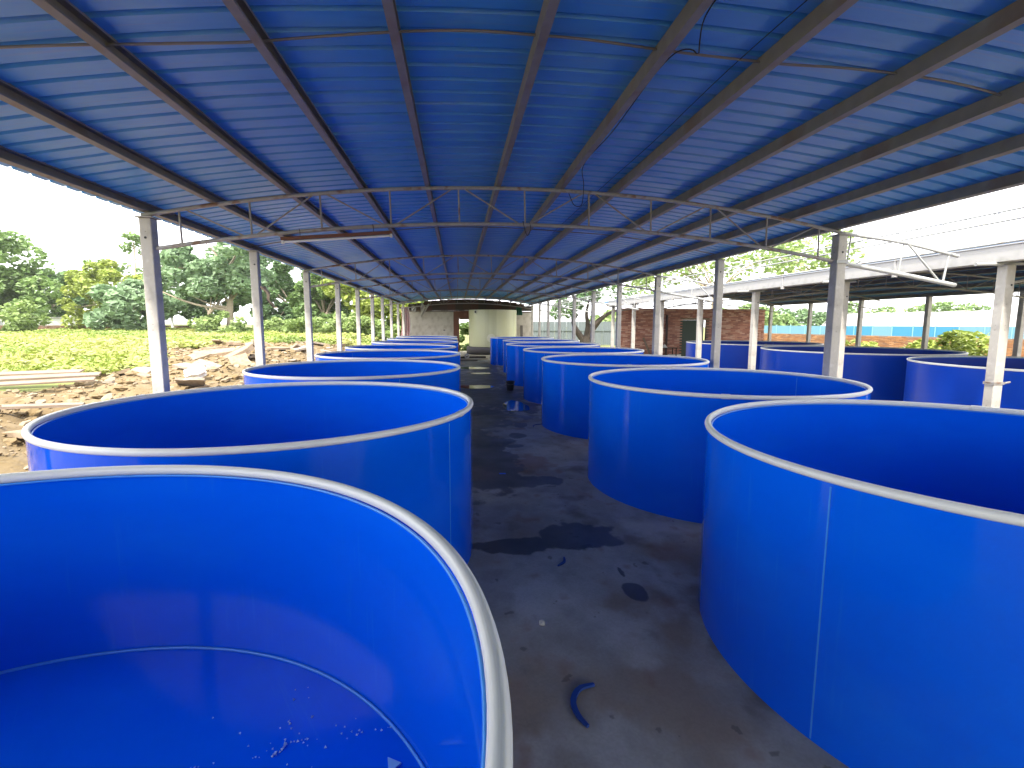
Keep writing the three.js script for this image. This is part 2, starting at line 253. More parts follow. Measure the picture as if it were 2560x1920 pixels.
{
  const yPeak = TOPC + 0.024 + 0.102;
  const pitch = 0.19, nr = 4; let z = Z0;
  while (z > ZE) { part('roof_sheet', roofSheet(-3.56, 4.98, XC, yPeak, z, nr, pitch), M.roof, shed); z -= nr * pitch; }
  const pg = purlinGeo(Z0 - ZE);
  for (const x of PUR) { const m = part('purlin', pg, M.purlin, shed); m.position.set(x - 0.026, topY(x) + 0.023, ZE); m.rotation.z = -Math.atan((x - XC) / RA); }
  // posts, every second one carrying a truss
  const postG = merge([rbx(0.125, 2.99, 0.125, 0.012, 0, 1.495, 0)]); uvm(postG);
  const holeG = new THREE.CylinderGeometry(0.013, 0.013, 0.006, 10); holeG.rotateX(Math.PI / 2);
  const capG = bx(0.17, 0.012, 0.17), pinG = pipe(V(-0.03, 0, 0), V(-0.03, 0.09, 0), 0.006, 5);
  for (let k = -4; k < 10; k++) for (const x of [-3.3, 4.78]) {
    const z = -5.95 - 2.873 * k; if (z < -32.5) continue;
    const top = topY(x) + (Math.abs(k) % 2 ? 0.02 : -0.03);
    const p = part('post', postG, M.post, shed); p.position.set(x + rr(-0.012, 0.012), 0, z + rr(-0.02, 0.02)); p.rotation.set(rr(-0.004, 0.004), rr(-0.03, 0.03), rr(-0.005, 0.005)); p.scale.y = (top - 0.012) / 2.99;
    const c = part('cap_plate', capG, M.steel, p); c.position.set(0, 2.99 + 0.007, 0);
    for (const dy of [2.78]) { const h = part('bolt_hole', holeG, M.dark, p); h.position.set(rr(-0.02, 0.02), dy, 0.0625); }
  }
  // trusses
  const NX = [-2.98, -2.25, -1.5, -0.74, 0.03, 0.79, 1.55, 2.31, 3.06, 3.79, 4.49];
  const arcPts = (f, a, b, n = 20) => { const r = []; for (let i = 0; i <= n; i++) { const x = a + (b - a) * i / n; r.push(V(x, f(x), 0)); } return r; };
  const tTop = tube(arcPts(topY, -3.36, 4.9), 0.0225, 60, 8), tBot = tube(arcPts(botY, -3.235, 4.9), 0.0225, 60, 8);
  for (const g of [tTop, tBot]) uvm(g, 1.2);
  const cTop = uvm(tube([V(4.86, topY(4.86), 0), V(5.6, EYE + 1.045, 0), V(6.45, EYE + 0.885, 0)], 0.022, 16, 8)), cBot = uvm(tube([V(4.86, botY(4.86), 0), V(5.6, EYE + 0.655, 0), V(6.45, EYE + 0.515, 0)], 0.028, 16, 10));
  const strut = NX.map((x) => pipe(V(x, topY(x), 0), V(x + 0.01, botY(x), 0), 0.011, 6));
  const diag = []; for (let i = 0; i < NX.length - 1; i++) { const a = NX[i], b = NX[i + 1]; diag.push(i % 2 ? pipe(V(a + 0.05, botY(a + 0.05), 0.008), V(b - 0.05, topY(b - 0.05), 0.008), 0.0095, 6) : pipe(V(a + 0.05, topY(a + 0.05), 0.008), V(b - 0.05, botY(b - 0.05), 0.008), 0.0095, 6)); }
  const cTy = (x) => x < 5.6 ? topY(4.86) + (EYE + 1.045 - topY(4.86)) * (x - 4.86) / 0.74 : EYE + 1.045 - 0.16 * (x - 5.6) / 0.85, cBy = (x) => x < 5.6 ? botY(4.86) + (EYE + 0.655 - botY(4.86)) * (x - 4.86) / 0.74 : EYE + 0.655 - 0.14 * (x - 5.6) / 0.85;
  const cW = [pipe(V(4.93, cTy(4.93), 0), V(4.9, cBy(4.9), 0), 0.01, 6), pipe(V(5.67, cTy(5.67), 0), V(5.62, cBy(5.62), 0), 0.011, 6), pipe(V(6.32, cTy(6.32), 0), V(6.27, cBy(6.27), 0), 0.014, 6), pipe(V(5.72, cTy(5.72), 0.008), V(6.22, cBy(6.22), 0.008), 0.012, 6), pipe(V(4.98, cBy(4.98), 0.008), V(5.6, cTy(5.6), 0.008), 0.009, 6)];
  const sag = [0, 0, 0, 0, 0];
  for (let k = -1; k < 5; k++) {
    const t = new THREE.Group(); t.name = 'truss'; t.position.set(0, 0, -5.95 - 5.746 * k); shed.add(t);
    part('top_chord', tTop, M.steel, t); part('bottom_chord', tBot, M.steel, t);
    for (const g of strut) part('strut', g, M.steel, t); for (const g of diag) part('diagonal', g, M.steel, t);
    part('cantilever_top_chord', cTop, M.silver, t); part('cantilever_bottom_chord', cBot, M.silver, t); for (const g of cW) part('cantilever_web', g, M.silver, t);
    const cl = part('clamp', bx(0.16, 0.035, 0.16), M.silver, t); cl.position.set(4.78, botY(4.78), 0.0);
  }
  // bare tie rods between trusses, bent up under the sheets
  for (let k = 0; k < 2; k++) { const z = k ? -8.85 : -3.08, r = arcPts((x) => TOPC + 0.11 + archY(x) - 0.012, -3.4, 4.9, 26).map((p, i) => V(p.x, p.y - (i % 5 === 2 ? 0.006 : 0), z + 0.05 * Math.sin(i * 0.7) - 0.02 * (p.x > 0 ? -1 : 1) * Math.abs(p.x) * 0.3)); part('tie_rod', tube(r, 0.008, 70, 5), M.purlin, shed); }
  // lattice purlins left bare on the cantilever ends
  const zl0 = -0.5, zl1 = -29.5;
  part('bare_purlin', pipe(V(5.66, EYE + 1.075, zl0), V(5.66, EYE + 1.075, zl1), 0.011, 6), M.silver, shed);
  part('bare_purlin', pipe(V(5.66, EYE + 1.175, zl0), V(5.66, EYE + 1.175, zl1), 0.011, 6), M.silver, shed);
  const zz = []; for (let z = zl0; z > zl1; z -= 0.3) { zz.push(pipe(V(5.66, EYE + 1.075, z), V(5.66, EYE + 1.175, z - 0.15), 0.005, 4), pipe(V(5.66, EYE + 1.175, z - 0.15), V(5.66, EYE + 1.075, z - 0.3), 0.005, 4)); }
  part('lattice_web', merge(zz), M.silver, shed);
  part('bare_purlin', pipe(V(6.33, EYE + 0.955, zl0), V(6.33, EYE + 0.955, zl1), 0.016, 6), M.silver, shed);
}

// ---------------------------------------------------------------- round fish tanks
const TR = 1.471, TH = 1.2, TF = 0.365;
const ringArc = (R, y, r, a0, a1, n = 12, rad = 8) => { const p = []; for (let i = 0; i <= n; i++) { const a = a0 + (a1 - a0) * i / n; p.push(V(Math.cos(a) * R, y, Math.sin(a) * R)); } return new THREE.TubeGeometry(new THREE.CatmullRomCurve3(p), n * 2, r, rad, false); };
function tankGeo(R, H, F, rimR) {
  const w = 0.012;
  const outer = new THREE.CylinderGeometry(R, R, H, 160, 1, true); outer.translate(0, H / 2, 0);
  const inner = new THREE.CylinderGeometry(R - w, R - w, H - F + 0.02, 160, 1, true); inner.translate(0, (H + F - 0.02) / 2, 0);
  { const ix = inner.index.array; for (let i = 0; i < ix.length; i += 3) { const t = ix[i + 1]; ix[i + 1] = ix[i + 2]; ix[i + 2] = t; } const n = inner.attributes.normal; for (let i = 0; i < n.count; i++) n.setXYZ(i, -n.getX(i), -n.getY(i), -n.getZ(i)); }
  const edge = new THREE.RingGeometry(R - w, R, 160, 1); edge.rotateX(-Math.PI / 2); edge.translate(0, H, 0);
  for (const [g, o] of [[outer, 0], [inner, 0.5], [edge, 0.2]]) { const uv = g.attributes.uv; for (let i = 0; i < uv.count; i++) uv.setXY(i, uv.getX(i) * 2, uv.getY(i) * 0.5 + o); }
  const nn = merge([outer, inner, edge]);
  const rim = new THREE.TorusGeometry(R - 0.006, rimR, 10, 160); rim.rotateX(Math.PI / 2); rim.translate(0, H + 0.004, 0);
  const lip = new THREE.TorusGeometry(R - 0.006 - rimR - 0.002, 0.0055, 6, 160); lip.rotateX(Math.PI / 2); lip.translate(0, H - 0.016, 0);
  const floor = new THREE.CircleGeometry(R - w, 96); floor.rotateX(-Math.PI / 2); floor.translate(0, F, 0); { const uv = floor.attributes.uv; for (let i = 0; i < uv.count; i++) uv.setXY(i, uv.getX(i) * 1.3, uv.getY(i) * 1.3); }
  const bead = new THREE.TorusGeometry(R - w - 0.006, 0.007, 6, 140); bead.rotateX(Math.PI / 2); bead.translate(0, F + 0.004, 0);
  return { wall: nn, rim, lip, floor, bead, R, H, F };
}
const TG = tankGeo(TR, TH, TF, 0.0205), TG2 = tankGeo(2.02, 1.245, 0.3, 0.017);
function tank(x, z, label, opt = {}) {
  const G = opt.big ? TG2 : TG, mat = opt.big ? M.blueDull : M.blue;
  const t = thing('fish_tank', label, 'tank', [x, 0, z], 0, opt.big ? 'wider blue tanks under the neighbouring roof' : 'round blue tanks in two rows');
  const turn = new THREE.Group(); const w = part('wall', G.wall, mat, t); w.rotation.y = opt.spin ?? rnd() * 6.28;
  const rm = part('rim_pipe', G.rim, M.rim, t); part('inner_lip', G.lip, M.weld, t);
  const fl = part('floor', G.floor, mat, t); fl.rotation.y = rnd() * 6; part('weld_bead', G.bead, M.weld, t);
  for (const a of opt.coup ?? [rnd() * 6.28, rnd() * 6.28, rnd() * 6.28]) part('rim_coupling', ringArc(G.R - 0.006, G.H + 0.004, opt.big ? 0.02 : 0.0245, a, a + 0.075 / G.R, 3), M.rim, rm);
  for (const a of opt.seam ?? [rnd() * 6.28]) { const s = part('weld_seam', bx(0.005, G.H - 0.04, 0.006), M.weld, w); const b = a - 0 ; s.position.set(Math.cos(b) * (G.R + 0.001), G.H / 2 - 0.01, Math.sin(b) * (G.R + 0.001)); s.position.applyAxisAngle(V(0, 1, 0), -w.rotation.y); s.rotation.y = -b - w.rotation.y; }
  for (const a of opt.iseam ?? [rnd() * 6.28]) { const s = part('weld_seam', bx(0.004, G.H - G.F - 0.05, 0.006), M.weld, w); s.position.set(Math.cos(a) * (G.R - 0.013), (G.H + G.F) / 2 - 0.01, Math.sin(a) * (G.R - 0.013)); s.position.applyAxisAngle(V(0, 1, 0), -w.rotation.y); s.rotation.y = -a - w.rotation.y; }
  return t;
}
const D = Math.PI / 180;
tank(-1.40, -0.83, 'blue tank in the left foreground whose inside floor is in view', { coup: [60 * D, 130 * D], seam: [100 * D], iseam: [200 * D] });
tank(-1.36, -4.06, 'second blue tank from the foreground in the left row', { coup: [19 * D, 200 * D], seam: [28 * D], iseam: [150 * D] });
tank(-1.44, -7.44, 'third blue tank from the foreground in the left row', { coup: [24 * D, 190 * D], seam: [60 * D], iseam: [-20 * D] });
tank(-1.41, -10.75, 'fourth blue tank from the foreground in the left row');
tank(-1.51, -13.95, 'fifth blue tank from the foreground in the left row');
tank(-1.44, -17.66, 'sixth blue tank from the foreground in the left row');
tank(-1.45, -21.5, 'seventh blue tank from the foreground in the left row');
tank(-1.48, -25.0, 'last blue tank of the left row, before the plastered wall');
tank(2.93, -2.39, 'nearest blue tank of the right row, cut by the right frame edge', { coup: [-92 * D, -45 * D], seam: [159.4 * D], iseam: [20 * D] });
tank(3.01, -5.51, 'second blue tank from the foreground in the right row', { coup: [114 * D, -89 * D], seam: [98 * D], iseam: [-20 * D] });
tank(3.00, -8.85, 'third blue tank from the foreground in the right row', { coup: [103 * D], seam: [70 * D] });
tank(3.10, -12.17, 'fourth blue tank from the foreground in the right row', { coup: [102 * D], seam: [140 * D] });
tank(3.00, -15.56, 'fifth blue tank from the foreground in the right row');
tank(3.22, -19.11, 'sixth blue tank from the foreground in the right row', { seam: [165 * D] });
tank(2.98, -23.05, 'last blue tank of the right row, beside the cream cistern');
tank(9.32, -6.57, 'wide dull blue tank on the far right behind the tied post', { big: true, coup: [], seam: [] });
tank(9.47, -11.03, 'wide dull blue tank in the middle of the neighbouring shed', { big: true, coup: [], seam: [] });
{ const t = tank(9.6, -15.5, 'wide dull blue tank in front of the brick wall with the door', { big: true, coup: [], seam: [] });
  const h = part('rim_hook', merge([bx(0.05, 0.32, 0.02, 0, 1.08, 0), bx(0.05, 0.02, 0.08, 0, 1.27, -0.03)]), M.steel, t); h.position.set(-0.72, 0, 1.9); h.rotation.y = -0.36; }

// crumbs and chips on the floor of the foreground tank
{
  const g = new THREE.TetrahedronGeometry(0.005), n = 110, im = new THREE.InstancedMesh(g, std({ color: col(0.45, 0.6, 0.8), roughness: 0.6 }), n), m = new THREE.Matrix4();
  for (let i = 0; i < n; i++) { const a = rr(-1, 1), b = rr(-1, 1); const s = rr(0.4, 1.3); m.makeRotationFromEuler(new THREE.Euler(rnd() * 6, rnd() * 6, rnd() * 6)); m.scale(V(s, s, s)); m.setPosition(-0.62 + a * a * a * 0.5, TF + 0.004, -1.66 + b * b * b * 0.32 - a * 0.06); im.setMatrixAt(i, m); }
  im.name = 'plastic_crumbs'; im.userData = { kind: 'stuff', label: 'pale plastic crumbs scattered on the floor of the foreground tank', category: 'crumbs' }; im.castShadow = im.receiveShadow = true; scene.add(im);
}
function flat(name, pts, h, mat, label, cat, pos, turn = 0) { const s = new THREE.Shape(pts.map((p) => new THREE.Vector2(...p))); const g = new THREE.ExtrudeGeometry(s, { depth: h, bevelEnabled: false }); g.rotateX(-Math.PI / 2); uvm(g); const m = single(name, g, mat, label, cat, pos); m.rotation.y = turn; return m; }
flat('plastic_offcut', [[0, 0], [0.05, 0.012], [0.02, 0.06]], 0.006, std({ color: col(0.25, 0.5, 0.8), roughness: 0.4 }), 'small triangular plastic offcut on the floor of the foreground tank', 'offcut', [-0.24, TF + 0.001, -1.52], 0.5);
// blue strips and scraps on the aisle
const stripM = std({ color: col(0.02, 0.06, 0.24), roughness: 0.4 });
function strip(pts, w, h, label) { const c = new THREE.CatmullRomCurve3(pts.map((p) => V(p[0], 0, p[1]))), n = 14, P = [], I = []; for (let i = 0; i <= n; i++) { const p = c.getPointAt(i / n), t = c.getTangentAt(i / n), k = w / 2 * (0.4 + 0.9 * Math.sin(Math.PI * (0.12 + 0.8 * i / n))); for (const [s, y] of [[-1, 0.003], [-1, h], [1, h], [1, 0.003]]) P.push(p.x - t.z * k * s, y, p.z + t.x * k * s); if (i) for (let q = 0; q < 4; q++) { const a = (i - 1) * 4 + q, b = (i - 1) * 4 + (q + 1) % 4; I.push(a, b, a + 4, b, b + 4, a + 4); } } I.push(0, 2, 1, 0, 3, 2, n * 4, n * 4 + 1, n * 4 + 2, n * 4, n * 4 + 2, n * 4 + 3); const g = new THREE.BufferGeometry(); g.setAttribute('position', new THREE.Float32BufferAttribute(P, 3)); g.setIndex(I); const gg = g.toNonIndexed(); gg.computeVertexNormals(); return single('plastic_strip', gg, stripM, label, 'offcut', [0, 0, 0], 'blue offcut strips on the aisle'); }
strip([[0.68, -2.30], [0.60, -2.28], [0.548, -2.20], [0.55, -2.11], [0.58, -2.04]], 0.022, 0.016, 'largest curved blue plastic strip lying in the near aisle');
strip([[0.825, -3.70], [0.81, -3.63], [0.75, -3.57]], 0.016, 0.012, 'small curved blue strip near the dark wet patch');
strip([[1.53, -8.95], [1.42, -8.92], [1.36, -8.84], [1.345, -8.72]], 0.014, 0.014, 'thin dark curved strip at the foot of the third right tank');
flat('plastic_chip', [[0, 0], [0.075, -0.03], [0.085, 0.0], [0.01, 0.03]], 0.006, std({ color: col(0.02, 0.16, 0.75), roughness: 0.35 }), 'small bright blue chip on the wet part of the aisle', 'chip', [0.5, 0.002, -5.97], 0.3);
{ const g = new THREE.IcosahedronGeometry(0.015, 2), p = g.attributes.position; for (let i = 0; i < p.count; i++) { const k = 0.35 + 1.4 * vn(p.getX(i) * 130 + 3, p.getZ(i) * 130 + p.getY(i) * 110); p.setXYZ(i, p.getX(i) * k * 1.5, Math.max(-0.012, p.getY(i) * k * 0.9), p.getZ(i) * k); } g.computeVertexNormals(); single('paper_scrap', g, std({ color: col(0.45, 0.43, 0.38), roughness: 0.9 }), 'tiny crumpled white scrap on the near aisle', 'scrap', [0.5, 0.014, -2.85]); }
// bucket
{
  const b = thing('bucket', 'small black bucket standing beside the right row of tanks', 'bucket', [1.45, 0, -13.72]);
  const pr = [[0, 0.004], [0.095, 0.004], [0.12, 0.25], [0.128, 0.25], [0.128, 0.265], [0.115, 0.265], [0.09, 0.012], [0, 0.012]].map((p) => new THREE.Vector2(...p));
  part('body', new THREE.LatheGeometry(pr, 28), std({ color: col(0.025, 0.026, 0.028), roughness: 0.45 }), b);
  part('handle', tube([[-0.125, 0.24, 0], [-0.1, 0.2, 0.1], [0, 0.175, 0.14], [0.1, 0.2, 0.1], [0.125, 0.24, 0]], 0.004, 20, 5), M.steel, b);
}

// ---------------------------------------------------------------- lamp and wires under the roof
{
  const l = thing('tube_lamp', 'unlit tube lamp with a rusty batten under the first truss', 'lamp');
  const a = V(-1.93, EYE + 0.925, -5.93), b = V(-0.72, EYE + 1.022, -5.93), d = V().subVectors(b, a), ang = Math.atan2(d.y, d.x), L = d.length(), c = V().addVectors(a, b).multiplyScalar(0.5);
  l.position.copy(c); l.rotation.z = ang;
  part('batten', rbx(L, 0.035, 0.05, 0.005), std({ color: col(0.16, 0.06, 0.035), roughness: 0.7 }), l);
  part('tube', pipe(V(-L / 2 + 0.03, -0.036, 0), V(L / 2 - 0.03, -0.036, 0), 0.013, 10), std({ color: col(0.75, 0.75, 0.72), roughness: 0.2 }), l);
  for (const s of [-1, 1]) part('tube_holder', bx(0.025, 0.06, 0.034, s * (L / 2 - 0.015), -0.025, 0), M.white, l);
  for (const s of [-0.4, 0.4]) part('hanger_wire', tube([[s, 0.015, 0], [s + 0.01, 0.06, 0.02], [s, 0.1, 0]], 0.003, 8, 4), M.dark, l);
}
const wireM = std({ color: col(0.015, 0.015, 0.017), roughness: 0.6 });
single('wire', tube([[1.77, EYE + 1.612, -2.2], [1.74, EYE + 1.615, -3.2], [1.745, EYE + 1.605, -4.5], [1.71, EYE + 1.595, -5.95], [1.7, EYE + 1.6, -9]], 0.0035, 60, 4), wireM, 'thin straight wire strung beneath the roof sheets', 'wire');
single('cable', tube([[1.26, EYE + 1.575, -2.3], [1.3, EYE + 1.58, -2.7], [1.34, EYE + 1.54, -2.82], [1.35, EYE + 1.49, -2.85], [1.335, EYE + 1.54, -2.9], [1.29, EYE + 1.575, -3.0], [1.285, EYE + 1.57, -4.2], [1.285, EYE + 1.575, -5.2], [1.4, EYE + 1.50, -5.6], [1.42, EYE + 1.34, -5.8], [1.36, EYE + 1.36, -5.86], [1.3, EYE + 1.5, -5.9]], 0.004, 120, 5), wireM, 'black cable drooping from the purlin by the first truss', 'cable');
single('cable', tube([[0.77, EYE + 1.18, -5.92], [0.8, EYE + 1.05, -5.9], [0.83, EYE + 1.02, -5.93], [0.86, EYE + 1.1, -5.92], [0.85, EYE + 1.17, -5.94]], 0.005, 30, 5), wireM, 'short loop of cable tied to the bottom chord of the first truss', 'cable');
{ const g = new THREE.PlaneGeometry(0.09, 0.34, 6, 14), p = g.attributes.position; for (let i = 0; i < p.count; i++) { const y = p.getY(i), t = (0.17 - y) / 0.34; p.setXYZ(i, p.getX(i) * (1 - 0.5 * t) + 0.12 * t + 0.02 * Math.sin(y * 30), y, 0.03 * Math.sin(p.getX(i) * 40 + y * 12)); } g.computeVertexNormals(); single('rag', g, std({ color: col(0.24, 0.19, 0.15), roughness: 0.95 }), 'torn pale rag tied to the second left post', 'rag', [-3.16, EYE + 0.43, -8.76]); }

// ---------------------------------------------------------------- end of the main shed: wall, cistern, tarps
function brickField(x0, x1, y0, y1, skip, put, L = 0.24, H = 0.055, J = 0.01) {
  let row = 0; for (let y = y0; y + H <= y1 + 0.001; y += H + J, row++) for (let x = x0 - (row % 2 ? (L + J) / 2 : 0); x < x1 - 0.02; x += L + J) { const a = Math.max(x, x0), b = Math.min(x + L, x1); if (b - a < 0.05) continue; if (skip && skip((a + b) / 2, y + H / 2)) continue; put((a + b) / 2, y + H / 2, b - a, row); }
}
{
  const w = thing('end_wall', 'half plastered brick wall with a doorway closing the far end of the shed', 'wall', [0, 0, -33]);
  const yT = EYE + 0.82;
  part('core', merge([bx(3.2, yT, 0.2, -1.47, yT / 2, -0.11), bx(3.6, yT - 0.02, 0.2, 3.2, yT / 2 - 0.01, -0.11), bx(1.3, yT - EYE - 0.36, 0.2, 0.765, (yT + EYE + 0.36) / 2, -0.11)]), M.mortar, w);
  part('plaster', bx(2.82, yT - 0.08, 0.025, -1.64, (yT - 0.08) / 2, 0.002), M.plaster, w).userData.label = 'pale plastered panel left of the doorway';
  part('plaster', bx(3.5, yT - 0.1, 0.025, 3.22, (yT - 0.1) / 2, 0.002), M.plaster, w).userData.label = 'brownish plastered panel behind the cream cistern';
  const gs = []; brickField(-0.22, 0.14, 0, yT, null, (x, y, l) => { const g = bx(l, 0.055, 0.03, x, y, 0.004 + rr(0, 0.006)); gs.push(g); });
  brickField(0.14, 1.4, EYE + 0.36, yT, null, (x, y, l) => gs.push(bx(l, 0.055, 0.03, x, y, 0.004 + rr(0, 0.006))));
  const b = part('brickwork', merge(gs), M.brickDark, w); b.userData.kind = 'stuff';
  part('lintel', bx(1.5, 0.1, 0.24, 0.9, EYE + 0.31, -0.1), M.wood, w);
  part('socket_box', bx(0.12, 0.07, 0.03, -0.83, EYE - 0.43, 0.02), M.plinth, w);
  // dark boards above the wall up to just below the roof
  for (let i = 0; i < 16; i++) { const x = -3.1 + i * 0.5 + 0.25, top = topY(x) + 0.075 - 0.07 * vn(i * 1.7, 3.1) - (i < 2 || i > 14 ? 0.05 : 0); part('gable_board', bx(0.52, top - yT, 0.03, x, (top + yT) / 2 + 0.002, -0.05 + (i % 2) * 0.035), std({ color: col(0.075 + 0.02 * (i % 3), 0.06, 0.05), roughness: 0.9 }), w); }
}
{
  const c = thing('cistern', 'tall glossy cream cylindrical cistern on a dark plinth', 'cistern', [2.2, 0, -31.2]);
  const pl = new THREE.LatheGeometry([[0, 0], [1.62, 0], [1.62, 0.43], [1.6, 0.45], [0, 0.45]].map((p) => new THREE.Vector2(...p)), 64); part('plinth', pl, M.plinth, c);
  const body = new THREE.LatheGeometry([[0, 0.451], [1.47, 0.451], [1.48, 0.47], [1.48, 2.66], [1.46, 2.68], [0, 2.68]].map((p) => new THREE.Vector2(...p)), 96); part('body', body, M.cream, c);
  const fl = new THREE.CylinderGeometry(0.12, 0.12, 0.05, 20); fl.rotateX(Math.PI / 2); fl.rotateY(-0.82); const f = part('outlet_flange', fl, std({ color: col(0.6, 0.6, 0.45), roughness: 0.3 }), c); f.position.set(-1.09, 2.54, 1.03);
  const ho = new THREE.CylinderGeometry(0.075, 0.075, 0.056, 16); ho.rotateX(Math.PI / 2); ho.rotateY(-0.82); part('outlet_bore', ho, M.dark, f);
  const mh = new THREE.CylinderGeometry(0.25, 0.25, 0.06, 32); mh.rotateX(Math.PI / 2); mh.rotateY(-0.19); const m = part('manhole_cover', mh, std({ color: col(0.72, 0.71, 0.56), roughness: 0.3 }), c); m.position.set(-0.2, 0.99, 1.475);
}
function cloth(w, h, nx, ny, f) { const g = new THREE.PlaneGeometry(w, h, nx, ny), p = g.attributes.position; for (let i = 0; i < p.count; i++) { const q = f(p.getX(i) / w + 0.5, 0.5 - p.getY(i) / h, p.getX(i), p.getY(i)); p.setXYZ(i, q[0], q[1], q[2]); } const gg = g.toNonIndexed(); gg.computeVertexNormals(); return g.computeVertexNormals(), g; }
{
  const g = cloth(0.62, 2.75, 60, 30, (u, v, x, y) => [x * (0.75 + 0.25 * v) + 0.05 * Math.sin(v * 5), y, 0.06 * Math.sin(u * 26 + 2 * Math.sin(v * 4)) * (0.5 + v)]);
  const t = tex(256, 32, (u) => { const s = (u * 13) % 1; return s < 0.33 ? [0.42, 0.045, 0.05] : s < 0.42 ? [0.3, 0.28, 0.36] : [0.66, 0.6, 0.6]; });
  single('striped_tarp', g, std({ map: t, roughness: 0.75 }), 'red and white striped tarp hanging beside the end wall', 'tarp', [-3.22, EYE - 0.35, -32.0]);
  single('torn_sheet', cloth(0.55, 0.75, 16, 16, (u, v, x, y) => [x * (1 - 0.75 * v) - 0.25 * v, y + 0.1 * Math.sin(u * 9), 0.06 * Math.sin(u * 14 + v * 5)]), std({ color: col(0.5, 0.46, 0.42), roughness: 0.85 }), 'torn pale sheet dangling from the last truss above the plaster', 'sheet', [-2.0, EYE + 0.78, -32.5]);
  single('torn_sheet', cloth(0.3, 0.35, 10, 10, (u, v, x, y) => [x * (1 - 0.4 * Math.abs(v - 0.5)), y, 0.08 * Math.sin(u * 9 + v * 8)]), std({ color: col(0.55, 0.53, 0.5), roughness: 0.85 }), 'small pale crumpled bundle hung above the striped tarp', 'sheet', [-2.72, EYE + 0.92, -32.5]);
  single('green_net', cloth(0.45, 0.55, 14, 12, (u, v, x, y) => [x * (0.8 + 0.3 * v), y, 0.05 * Math.sin(u * 22)]), std({ color: col(0.03, 0.12, 0.075), roughness: 0.9 }), 'bundle of green net hung near the right end of the end wall', 'net', [4.0, EYE + 0.83, -32.6]);
  const pl = single('leaning_board', bx(0.17, 1.75, 0.03, 0, 0.875, 0), std({ color: col(0.14, 0.12, 0.11), roughness: 0.9 }), 'dark board leaning on the end wall right of the cistern', 'board', [4.2, 0.0, -32.55]); pl.rotation.x = -0.13;
  // floor junk before the cistern
  const junk = (name, geo, mat, label, cat, pos, ry = 0) => { const m = single(name, geo, mat, label, cat, pos); m.rotation.y = ry; return m; };
  junk('timber', bx(1.35, 0.1, 0.12, 0, 0.051, 0), M.barkDark, 'dark timber lying across the far end of the aisle', 'timber', [0.85, 0.001, -26.9], 0.12);
  junk('plank', bx(1.6, 0.03, 0.14, 0, 0.016, 0), M.wood, 'long plank on the floor in front of the dark timber', 'plank', [0.8, 0.001, -25.9], 0.3);
  junk('plank', bx(0.9, 0.03, 0.12, 0, 0.016, 0), M.barkDark, 'short dark plank on the floor near the sixth left tank', 'plank', [0.55, 0.001, -24.9], 0.2);
  const ring = new THREE.TorusGeometry(0.1, 0.035, 10, 24); junk('pipe_elbow', ring, std({ color: col(0.4, 0.38, 0.35), roughness: 0.6 }), 'grey pipe ring standing by the dark timber', 'pipe', [0.5, 0.136, -26.5], 0.2);
}

